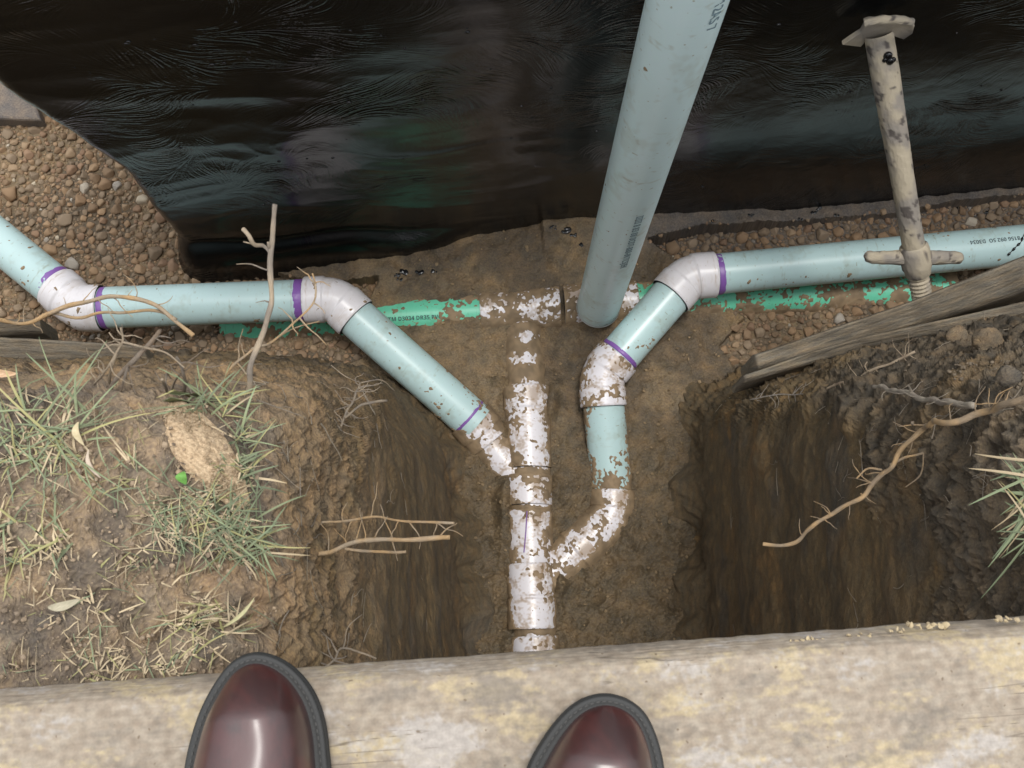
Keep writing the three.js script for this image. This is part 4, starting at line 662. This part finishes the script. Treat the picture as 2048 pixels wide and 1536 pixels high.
for (const [x, y, h, r, label, cs] of [
  [1972, 684, 1.0, 0.024, 'round tan soil clod beside the lower board', CLODC], [1912, 676, 0.80, 0.020, 'small wedge of brown soil propped against the lower board', CLODC],
  [2015, 755, 1.36, 0.014, 'crumbly grey-brown clod full of hair roots at the edge of the bank', CLODG], [2030, 935, 1.60, 0.020, 'grey crumbly clod hanging below the dry grass blades', CLODG],
  [1990, 1180, 1.50, 0.02, 'dark clod on the bank rim close to the plank', CLODG], 
]) tag(mesh('soil_clod', clod(onBank(x, y, h).add(V(0, r * 0.25, 0)), r, x * 0.37, cs), M.bank), label, 'soil clod');
{ // crumbs of mud lying about the trench floor
  const r = rng(92), gs = [];
  for (let k = 0; k < 2600; k++) {
    const low = r() < 0.75, px = low ? 900 + 500 * r() : 760 + 700 * r(), py = low ? 780 + 540 * r() : 470 + 300 * r(), P = at(px, py, 0.03); if (poly(gravelLeft, P.x, P.z) || poly(gravelRight, P.x, P.z)) continue;
    const e = Math.min(px - 900, 1395 - px); if (low && r() > 0.25 + Math.exp(-Math.max(0, e) / 90)) continue;
    const q = 0.0012 + 0.0058 * r() ** 4, kk = 0.8 + 0.35 * r(), c = mixc(MUD_A, MUD_B, r()).map((v, i) => (low ? 0.5 * v + 0.5 * MUD_W[i] : v) * kk);
    gs.push(tinted(stoneGeos[k % stoneGeos.length], c).applyMatrix4(new THREE.Matrix4().compose(V(P.x, floorH(P.x, P.z) + q * 0.3, P.z), new THREE.Quaternion().setFromEuler(new THREE.Euler(r() * 6, r() * 6, r() * 6)), V(q, q, q))));
  }
  tag(mesh('mud_crumbs', mergeGeometries(gs), M.stone), 'small crumbs of mud strewn on the trench floor', 'soil', null, 'stuff');
}
{ // loose crumbs of soil over the bank tops
  const r = rng(91), gs = [];
  for (let k = 0; k < 2200; k++) {
    const left = r() < 0.7, px = left ? r() * 560 : 1800 + r() * 260, py = left ? 800 + r() * 560 : 720 + r() * 130, P = onBank(px, py, left ? 1.88 : 1.4); if (P.y < 0.9 || Math.abs(soilTop(P.x + 0.012, P.z) - soilTop(P.x - 0.012, P.z)) > 0.03) continue;
    const s = (0.0007 + 0.0024 * r() ** 4) * (left ? 1 : 1.5), kk = 0.75 + 0.4 * r(), c = mixc(left ? TOP_A : [0.20, 0.155, 0.105], left ? TOP_B : [0.13, 0.10, 0.07], r()).map(v => v * kk);
    const m = new THREE.Matrix4().compose(V(P.x, P.y + s * 0.35, P.z), new THREE.Quaternion().setFromEuler(new THREE.Euler(r() * 6, r() * 6, r() * 6)), V(s, s, s)); gs.push(tinted(stoneGeos[k % stoneGeos.length], c).applyMatrix4(m));
  }
  tag(mesh('soil_crumbs', mergeGeometries(gs), M.stone), 'loose crumbs of soil scattered on the banks', 'soil', null, 'stuff');
}

// ---------------------------------------------------------------- sawdust-like sand patch in the grass
{
  const A = at(358, 818, 1.9), B = at(474, 992, 1.9), ax = B.clone().sub(A), L = ax.length(), n = 90, m = 60, pos = [], uv = [], col = []; ax.normalize(); const sd = V(-ax.z, 0, ax.x);
  for (let i = 0; i < n; i++) for (let j = 0; j < m; j++) {
    const u = (i / (n - 1)) * 1.3 - 0.15, v = (j / (m - 1)) * 2 - 1, w = 0.0165 * (0.4 + 1.1 * Math.sin(Math.PI * Math.min(1, Math.max(0, u * 0.8 + 0.08)))) * 0.60, P = A.clone().addScaledVector(ax, u * L).addScaledVector(sd, v * w * 1.35);
    const e = 1 - Math.max(Math.abs(v) * 1.3, Math.abs(u - 0.5) * 1.9) - 0.12 + 0.9 * fbm(P.x * 55, 1.1, P.z * 55, 4);
    P.y = soilAvg(P.x, P.z) + 0.0065 * Math.max(-1.2, Math.min(1, e * 1.6)) + 0.0022 * ridge(P.x * 180, 3, P.z * 180, 2);
    pos.push(P.x, P.y, P.z); uv.push(P.x, P.z); const q = noise3(P.x * 420, 3.3, P.z * 420) + 0.6 * noise3(P.x * 900, 1.3, P.z * 900); col.push(...mixc([0.58, 0.43, 0.27], [0.36, 0.25, 0.15], sst(-0.5, 0.6, q)));
  }
  tag(mesh('sand_patch', gridGeo(n, m, pos, uv, col), M.dust), 'pale sandy patch of sawdust-coloured grains in the grass at the bank edge', 'sand');
  const r = rng(4), gs = []; for (let k = 0; k < 900; k++) { const u = r(), v = (r() + r() - 1) * 1.1, P = A.clone().addScaledVector(ax, u * L).addScaledVector(sd, v * 0.013); P.y = soilAvg(P.x, P.z) + 0.006 * (1 - Math.abs(v)); const s = 0.0007 + 0.0008 * r(); const g = new THREE.BoxGeometry(s * 1.6, s, s); g.rotateY(r() * 6); g.rotateX(r() * 6); g.translate(P.x, P.y, P.z); gs.push(tinted(g, mixc([0.72, 0.55, 0.36], [0.42, 0.29, 0.16], r()))); }
  const gm = mesh('sand_grains', mergeGeometries(gs), M.root); tag(gm, 'coarse pale grains strewn over the sandy patch', 'sand', null, 'stuff');
}

// ---------------------------------------------------------------- grass
function blade(base, dir, len, w, droop, c0, c1, R) {
  const n = 7, pos = [], uv = [], col = [], d = dir.clone().normalize(); let P = base.clone(); const side0 = d.clone().cross(V(R() - 0.5, 1, R() - 0.5)).normalize(), bend = V(R() - 0.5, 0, R() - 0.5).multiplyScalar(0.5);
  for (let i = 0; i < n; i++) {
    const k = i / (n - 1), ww = w * (k < 0.15 ? 0.75 + k : 1) * Math.sqrt(Math.max(0.02, 1 - k ** 2.2)), up = d.clone().cross(side0).normalize();
    const c = mixc(c0, c1, k ** 1.5); const a = P.clone().addScaledVector(side0, -ww), b = P.clone().addScaledVector(up, -ww * 0.35), e = P.clone().addScaledVector(side0, ww);
    pos.push(a.x, a.y, a.z, b.x, b.y, b.z, e.x, e.y, e.z); uv.push(-ww, k * len, 0, k * len, ww, k * len); col.push(...c, ...c.map(v => v * 0.92), ...c);
    d.addScaledVector(V(0, -1, 0), droop / n).addScaledVector(bend, 1 / n).normalize(); P = P.clone().addScaledVector(d, len / (n - 1));
  }
  return gridGeo(n, 3, pos, uv, col);
}
const GRN = [[0.19, 0.215, 0.11], [0.19, 0.235, 0.13]], DGR = [[0.145, 0.165, 0.09], [0.14, 0.178, 0.10]], DRY = [[0.43, 0.34, 0.215], [0.36, 0.28, 0.165]], YEL = [[0.26, 0.25, 0.10], [0.36, 0.31, 0.14]];
function tuft(label, cx, cy, rx, ry, h0, count, len, mix, lean, seed, w = 0.0011) {   // mix: [green, dark, dry, yellow] shares; lean: photo direction the blades favour
  const R = rng(seed), gs = [], lw = at(cx + lean[0], cy + lean[1], h0).sub(at(cx, cy, h0)); lw.y = 0; if (lw.length() > 0) lw.normalize();
  for (let k = 0; k < count; k++) {
    const a = R() * 6.283, q = Math.sqrt(R()), P = onBank(cx + rx * q * Math.cos(a), cy + ry * q * Math.sin(a), h0); P.y -= 0.002;
    let z = R(), ci = 0; for (const s of mix) { if (z < s) break; z -= s; ci++; } const cs = [GRN, DGR, DRY, YEL][Math.min(3, ci)], b = 0.75 + 0.5 * R();
    const sp = V(R() - 0.5, 0, R() - 0.5).normalize().multiplyScalar(ci === 2 ? 1.1 : 0.85).add(lw.clone().multiplyScalar(R() * 0.8)).add(V(0, ci === 2 ? 0.12 + 0.3 * R() : 0.35 + 0.5 * R(), 0));
    const l = len * (0.3 + 0.9 * R() ** 1.4) * (ci === 2 ? 0.7 : 1), g = blade(P, sp, l, w * (0.4 + 0.65 * R()), 0.4 + 1.9 * R(), cs[0].map(v => v * b), cs[1].map(v => v * b), R);
    const pp = g.attributes.position; for (let i = 0; i < pp.count; i++) { const s = soilTop(pp.getX(i), pp.getZ(i), -1) + 0.0006; if (pp.getY(i) < s && s - pp.getY(i) < 0.05 && i > 2) pp.setY(i, s); } g.computeVertexNormals();
    gs.push(g);
  }
  return tag(mesh('grass_tuft', mergeGeometries(gs), M.blade), label, 'grass');
}
tuft('long green grass blades leaning out over the boards from the bank edge', 100, 850, 110, 45, 1.9, 60, 0.085, [0.52, 0.12, 0.22, 0.14], [20, -100], 11, 0.0011);
tuft('pale mixed grass spilling off the bank below the long blades', 60, 900, 120, 40, 1.9, 55, 0.045, [0.2, 0.15, 0.4, 0.15], [-60, 30], 12);
tuft('dense dark green grass tuft below the sand patch', 400, 1040, 105, 62, 1.9, 260, 0.042, [0.08, 0.42, 0.42, 0.08], [40, 20], 13, 0.0007);
tuft('spiky green grass tuft overhanging the trench side below the sand patch', 490, 1085, 45, 50, 1.88, 70, 0.05, [0.2, 0.5, 0.22, 0.08], [100, -20], 14, 0.001);
tuft('green grass fringe poking past the edge beside the sand patch', 480, 920, 25, 80, 1.86, 55, 0.04, [0.35, 0.3, 0.25, 0.1], [90, -20], 15);
tuft('green blades above the sand patch near the upright root', 430, 810, 55, 25, 1.84, 45, 0.055, [0.55, 0.2, 0.15, 0.1], [50, -60], 16);
tuft('straw-coloured dead grass tuft beside the burgundy shoe', 400, 1250, 70, 62, 1.9, 90, 0.038, [0.03, 0.04, 0.83, 0.1], [20, 60], 17, 0.0009);
tuft('dry and green grass patch in the bare soil away from the trench', 60, 1080, 90, 45, 1.92, 70, 0.045, [0.16, 0.14, 0.58, 0.12], [-60, 40], 18);
tuft('flattened straw wisps by the plank edge', 240, 1330, 120, 35, 1.91, 75, 0.034, [0.03, 0.05, 0.8, 0.12], [40, -10], 19, 0.0008);
tuft('thin weedy grass in the crumbly middle of the bank', 180, 940, 130, 50, 1.91, 60, 0.035, [0.25, 0.25, 0.35, 0.15], [-20, 10], 20, 0.0008);
tuft('sparse dead stalks scattered on the bare soil', 230, 1190, 170, 90, 1.92, 60, 0.03, [0.05, 0.15, 0.7, 0.1], [30, 10], 21, 0.0008);
{ // matted straw fibres lying on the soil
  const R = rng(47), gs = []; for (let k = 0; k < 800; k++) { const px = R() * 520, py = 820 + R() * 540; if (noise3(px * 0.012, py * 0.012, 4.4) + 0.5 * (R() - 0.5) < 0.0) continue; const P = onBank(px, py, 1.9); if (P.y < 1.7) continue; P.y += 0.001; const a = R() * 6.28, b = 0.55 + 0.5 * R(), c = [DRY, DRY, YEL, DGR][Math.floor(R() * 4)]; const g = blade(P, V(Math.cos(a), 0.25 * R(), Math.sin(a)), 0.008 + 0.026 * R() ** 2, 0.00022 + 0.00026 * R(), 0.7, c[0].map(v => v * b), c[1].map(v => v * b), R); gs.push(g); }
  tag(mesh('straw_litter', mergeGeometries(gs), M.blade), 'fine dry straw fibres matted over the bare soil of the grassy bank', 'straw', null, 'stuff');
}
{ // grass hanging in from the root-filled bank
  const R = rng(31), gs = []; const T = [[1790, 1105, 0], [1955, 922, 2], [1940, 1000, 0], [1945, 930, 2], [1985, 1130, 0], [1990, 985, 0], [2000, 1060, 2], [1975, 1195, 1], [2010, 1010, 0], [2000, 1090, 0], [1985, 960, 1], [2015, 1040, 2], [2005, 1120, 1], [1995, 940, 0]];
  T.forEach(([x, y, k], i) => { if (i === 0) return; const A = at(2090, 905 + 18 * (i % 9), 1.68), B = at(x, y, 1.66); const d = B.clone().sub(A); const cs = [GRN, DGR, DRY][k]; gs.push(blade(A, d.clone().normalize().add(V(0, 0.15, 0)), d.length() * 1.05, 0.0017, 0.3, cs[0], cs[1], R)); });
  for (let k = 0; k < 40; k++) { const A = at(2075 + 40 * R(), 900 + 190 * R(), 1.68), B = at(1990 + 60 * R(), 900 + 230 * R(), 1.66), d = B.sub(A), cs = [GRN, DGR, DRY, YEL][Math.floor(R() * 4)]; gs.push(blade(A, d.clone().normalize().add(V(0, 0.4, 0)), d.length(), 0.0012, 0.9, cs[0], cs[1], R)); }
  tag(mesh('grass_tuft', mergeGeometries(gs), M.blade), 'green and straw grass hanging over the darker bank with roots', 'grass');
}
function leaf(label, px, py, h, len, w, dirPx, c0, c1, lift = 0.004) {
  const P = onBank(px, py, h), d = at(px + dirPx[0], py + dirPx[1], h).sub(at(px, py, h)).normalize(), s = V(-d.z, 0, d.x), n = 14, m = 7, pos = [], uv = [], col = [];
  for (let i = 0; i < n; i++) for (let j = 0; j < m; j++) { const u = i / (n - 1), v = j / (m - 1) * 2 - 1, ww = w * Math.sin(Math.PI * Math.min(0.98, u * 0.94 + 0.04)) ** 0.8; const Q = P.clone().addScaledVector(d, (u - 0.5) * len).addScaledVector(s, v * ww + 0.12 * len * Math.sin(u * 3)); Q.y += lift + Math.abs(v) * ww * 0.5 + 0.004 * Math.sin(u * 4); pos.push(Q.x, Q.y, Q.z); uv.push(u * len, v * ww); col.push(...mixc(c0, c1, sst(-0.3, 0.4, noise3(u * 9, v * 3, px)))); }
  return tag(mesh('leaf', gridGeo(n, m, pos, uv, col), M.blade), label, 'leaf');
}
leaf('orange-tan dead leaf over the boards at the bank edge', 12, 747, 1.88, 0.032, 0.0042, [10, 1], [0.52, 0.33, 0.19], [0.62, 0.44, 0.28], 0.012);
leaf('pale grey-green curled leaf on the bare soil above the plank', 131, 1206, 1.92, 0.026, 0.0036, [10, -3], [0.32, 0.29, 0.20], [0.40, 0.35, 0.25]);
leaf('slender straw-coloured leaf on the crumbly soil', 192, 928, 1.91, 0.026, 0.0018, [4, 10], [0.44, 0.36, 0.27], [0.50, 0.40, 0.31]);
leaf('folded dry yellow leaf at the foot of the long grass', 165, 868, 1.9, 0.02, 0.003, [2, 10], [0.46, 0.38, 0.22], [0.52, 0.44, 0.28]);
leaf('bright green clover leaf beside the sand patch', 374, 958, 1.9, 0.0105, 0.0046, [1, 10], [0.11, 0.27, 0.05], [0.15, 0.34, 0.07], 0.008);
leaf('dry straw leaf blade bent beside the shoe toe', 480, 1225, 1.88, 0.035, 0.0016, [10, -10], [0.34, 0.33, 0.17], [0.44, 0.38, 0.22], 0.008);

// ---------------------------------------------------------------- the plank underfoot
const PLANK_Y = 1.99;
{
  const A = at(-900, 1478, PLANK_Y), B = at(2900, 1206, PLANK_Y), ax = B.clone().sub(A).normalize(), sd = V(-ax.z, 0, ax.x), L = A.distanceTo(B);
  const prof = [[0.30, -0.042], [0.30, -0.003], [0.297, 0], [0.20, 0.0005], [0.10, 0], [0.05, 0], [0.02, 0], [0.004, 0], [0.0005, -0.0016], [-0.0045, -0.008], [-0.009, -0.018], [-0.0125, -0.028], [-0.013, -0.037], [-0.010, -0.042], [0.30, -0.042]];
  const n = 420, pos = [], uv = []; let pv = [0]; for (let j = 1; j < prof.length; j++) pv.push(pv[j - 1] + Math.hypot(prof[j][0] - prof[j - 1][0], prof[j][1] - prof[j - 1][1]));
  for (let i = 0; i <= n; i++) prof.forEach(([d, y], j) => { const l = L * i / n, wob = j > 6 && j < 14 ? 0.0016 * fbm(l * 14, j * 0.15, 3, 4) + 0.0008 * noise3(l * 90, j * 0.3, 1) : 0; const P = A.clone().addScaledVector(ax, l).addScaledVector(sd, d + wob); pos.push(P.x, PLANK_Y + y + wob * 0.3, P.z); uv.push(l, pv[j]); });
  const t = thing('plank', 'weathered scaffold plank smeared with yellow clay, bridging the trench under the shoes', 'plank');
  mesh('board', gridGeo(n + 1, prof.length, pos, uv, null), M.plank, t);
  const r = rng(17), gs = []; for (const [x, y, s, k] of [[1612, 1268, 0.006, 6], [1850, 1240, 0.007, 8], [2020, 1228, 0.006, 5], [1545, 1285, 0.004, 4], [1240, 1312, 0.004, 4], [1060, 1318, 0.006, 5], [1000, 1322, 0.004, 3], [1720, 1258, 0.004, 4], [1790, 1250, 0.004, 3]]) for (let q = 0; q < k * 2; q++) { const P = at(x + (r() - 0.5) * k * 12, y + 8 + r() * 8, PLANK_Y - 0.012); const e = s * (0.2 + 0.4 * r()), m = new THREE.Matrix4().compose(P, new THREE.Quaternion().setFromEuler(new THREE.Euler(r() * 6, r() * 6, r() * 6)), V(e, e * 0.6, e)); gs.push(tinted(stoneGeos[q % 14], mixc([0.50, 0.40, 0.24], [0.38, 0.30, 0.19], r())).applyMatrix4(m)); }
  const cr = mesh('clay_crumbs', mergeGeometries(gs), M.stone, t); cr.userData.kind = 'stuff';
}

// ---------------------------------------------------------------- shoes
function shoe(label, outL, outR, toe, seed) {         // outline of the sole in photo pixels, toe first, down either side
  const t = thing('shoe', label, 'shoe', undefined), yS = PLANK_Y + 0.001, hS = PLANK_Y + 0.022;
  const toeP = at(...toe, hS), back = at((outL[outL.length - 1][0] + outR[outR.length - 1][0]) / 2, 1536, hS).sub(toeP); back.y = 0; const l0 = back.length(); back.normalize(); const side = V(-back.z, 0, back.x);   // side points to photo left for back = +z
  const loc = (p) => { const q = at(...p, hS).sub(toeP); return [q.dot(back), q.dot(side)]; };
  const EL = [[0, 0], ...outL.map(loc)], ER = [[0, 0], ...outR.map(loc)];
  const sgn = EL[EL.length - 1][1] > 0 ? 1 : -1; const wl = sgn * EL[EL.length - 1][1], wr = -sgn * ER[ER.length - 1][1];
  // finish the outline past the frame: ball, waist, heel
  const ext = (E, s, w) => { for (const [l, k] of [[0.115, 1.06], [0.14, 1.04], [0.175, 0.90], [0.21, 0.80], [0.245, 0.80], [0.275, 0.74], [0.292, 0.5], [0.30, 0.0]]) E.push([l, s * w * k]); };
  ext(EL, sgn, wl); ext(ER, -sgn, wr);
  const ring = [...EL.slice(1, -1).reverse(), [0, 0], ...ER.slice(1, -1), [0.30, 0]].map(([l, q]) => V(l, q, 0));
  const outline = new THREE.CatmullRomCurve3(ring, true, 'centripetal').getSpacedPoints(260).slice(0, -1).map(p => [p.x, p.y]);
  for (let pass = 0; pass < 6; pass++) { const o = outline.map(q => [...q]); for (let k = 0; k < o.length; k++) { const a = o[(k + o.length - 1) % o.length], b = o[(k + 1) % o.length]; outline[k] = [o[k][0] * 0.5 + (a[0] + b[0]) * 0.25, o[k][1] * 0.5 + (a[1] + b[1]) * 0.25]; } }
  const lMin = Math.min(...outline.map(o => o[0])), lMax = Math.max(...outline.map(o => o[0]));
  const cut = (l, sign) => { const q = Math.min(lMax - 1e-4, Math.max(lMin + 1e-4, l)); let best = null; for (let k = 0; k < outline.length; k++) { const a = outline[k], b = outline[(k + 1) % outline.length]; if ((a[0] - q) * (b[0] - q) > 0) continue; const f = (q - a[0]) / ((b[0] - a[0]) || 1e-9), v = a[1] + (b[1] - a[1]) * Math.min(1, Math.max(0, f)); if (best === null || v * sign > best * sign) best = v; } return best ?? 0; };
  const fL = (l) => cut(l, sgn), fR = (l) => cut(l, -sgn);
  const P3 = (l, s, y) => { const p = toeP.clone().addScaledVector(back, l).addScaledVector(side, s); p.y = y; return p; };
  const ringGeo = (levels) => { const pos = [], uv = []; const M_ = outline.length + 1; levels.forEach(([inset, y]) => { for (let k = 0; k < M_; k++) { const K = outline.length, a = outline[(k - 1 + K) % K], b = outline[(k + 1) % K], o = outline[k % K]; let dx = b[0] - a[0], dy = b[1] - a[1]; const q = Math.hypot(dx, dy) || 1, nx = dy / q * sgn, ny = -dx / q * sgn; const P = inset === null ? P3(0.15 + (o[0] - 0.15) * 0.001, o[1] * 0.001, y) : P3(o[0] + nx * -inset, o[1] + ny * -inset, y); pos.push(P.x, P.y, P.z); uv.push(o[0], o[1] + y); } }); return gridGeo(levels.length, M_, pos, uv, null); };
  mesh('sole', ringGeo([[null, yS], [0.005, yS], [0.003, yS + 0.003], [0.0015, yS + 0.007], [0.0035, yS + 0.0085], [0.0015, yS + 0.010], [0.0005, yS + 0.0165], [0.002, yS + 0.0185]]), M.rubber, t);
  mesh('welt', ringGeo([[0.0022, yS + 0.0178], [0.0018, yS + 0.0215], [0.0035, yS + 0.0228], [0.007, yS + 0.0226], [0.0078, yS + 0.0214], [0.0086, yS + 0.0226], [0.013, yS + 0.022], [null, yS + 0.020]]), M.rubber, t);
  const st = []; let acc = 0; for (let k = 1; k < outline.length; k++) { const a = outline[k - 1], b = outline[k]; const d = Math.hypot(b[0] - a[0], b[1] - a[1]); acc += d; if (acc < 0.0036 || b[0] > 0.16) continue; acc = 0; const q = d || 1, nx = (b[1] - a[1]) / q * sgn, ny = -(b[0] - a[0]) / q * sgn; const g = new THREE.BoxGeometry(0.0026, 0.0012, 0.0011); const P = P3(b[0] - nx * 0.0062, b[1] - ny * 0.0062, yS + 0.0232), dir = P3(b[0], b[1], 0).sub(P3(a[0], a[1], 0)).normalize(); g.applyMatrix4(new THREE.Matrix4().makeBasis(dir, V(0, 1, 0), dir.clone().cross(V(0, 1, 0))).setPosition(P)); st.push(g); }
  mesh('stitching', mergeGeometries(st), M.thread, t);
  // upper
  const Hh = (l) => { const u = l / 0.30; return 0.014 + 0.030 * Math.pow(sst(-0.04, 0.16, u), 0.75) + 0.010 * sst(0.1, 0.4, u) + 0.035 * sst(0.30, 0.55, u) + 0.035 * sst(0.5, 0.72, u); };
  const nU = 100, mU = 48, pos = [], uv = []; for (let i = 0; i < nU; i++) {
    const lA = lMin + 0.0088, lB = lMax - 0.0088, l = lA + (lB - lA) * (1 - Math.cos(Math.PI * i / (nU - 1))) / 2, k0 = lMin + (l - lA) * (lMax - lMin) / (lB - lA), a = fL(k0), b = fR(k0), mid = (a + b) / 2, half = Math.abs(a - b) / 2, tE = Math.max(0, Math.min(l - lA, lB - l)), hw = Math.max(0.0002, half * 0.81); const top = Hh(l) * Math.pow(Math.min(1, tE / 0.035), 0.45) * 1.0 + 0.0001;
    for (let j = 0; j < mU; j++) { const th = Math.PI * j / (mU - 1), c = Math.cos(th), s = Math.sin(th), cx = Math.sign(c) * Math.pow(Math.abs(c), 0.82), sy = Math.pow(Math.max(0, s), 0.86); const P = P3(l, mid + sgn * cx * hw * 1, yS + 0.0205 + sy * top); const cre = 0.0006 * noise3(l * 60 + seed, cx * 3, 2) * sst(0.07, 0.11, l) + 0.0011 * sy * noise3(l * 24 + seed * 7, cx * 2.2, 5.5); P.y += cre; pos.push(P.x, P.y, P.z); uv.push(l + seed, cx * hw + sy * top * 0.5); }
  }
  mesh('upper', gridGeo(nU, mU, pos, uv, null), M.leather, t);
  const op = P3(0.225, (fL(0.225) + fR(0.225)) / 2, yS + 0.10); const cg = new THREE.CylinderGeometry(0.036, 0.036, 0.06, 28, 1, true); cg.scale(1, 1, 1.35); cg.translate(op.x, op.y + 0.015, op.z); mesh('ankle_collar', cg, new THREE.MeshPhysicalMaterial({ color: lin(0.06, 0.02, 0.018), roughness: 0.45, side: THREE.DoubleSide }), t);
  return t;
}
shoe('burgundy leather shoe toe overlapping the plank edge by the straw grass', [[462, 1320], [425, 1366], [396, 1420], [376, 1480], [364, 1536]], [[548, 1309], [592, 1337], [630, 1387], [651, 1450], [661, 1536]], [505, 1302], 0.3);
shoe('burgundy leather shoe set back from the plank edge below the white main', [[1152, 1402], [1110, 1441], [1076, 1490], [1052, 1536]], [[1250, 1393], [1290, 1421], [1314, 1466], [1327, 1510], [1332, 1536]], [1202, 1385], 1.7);

renderer.render(scene, camera);
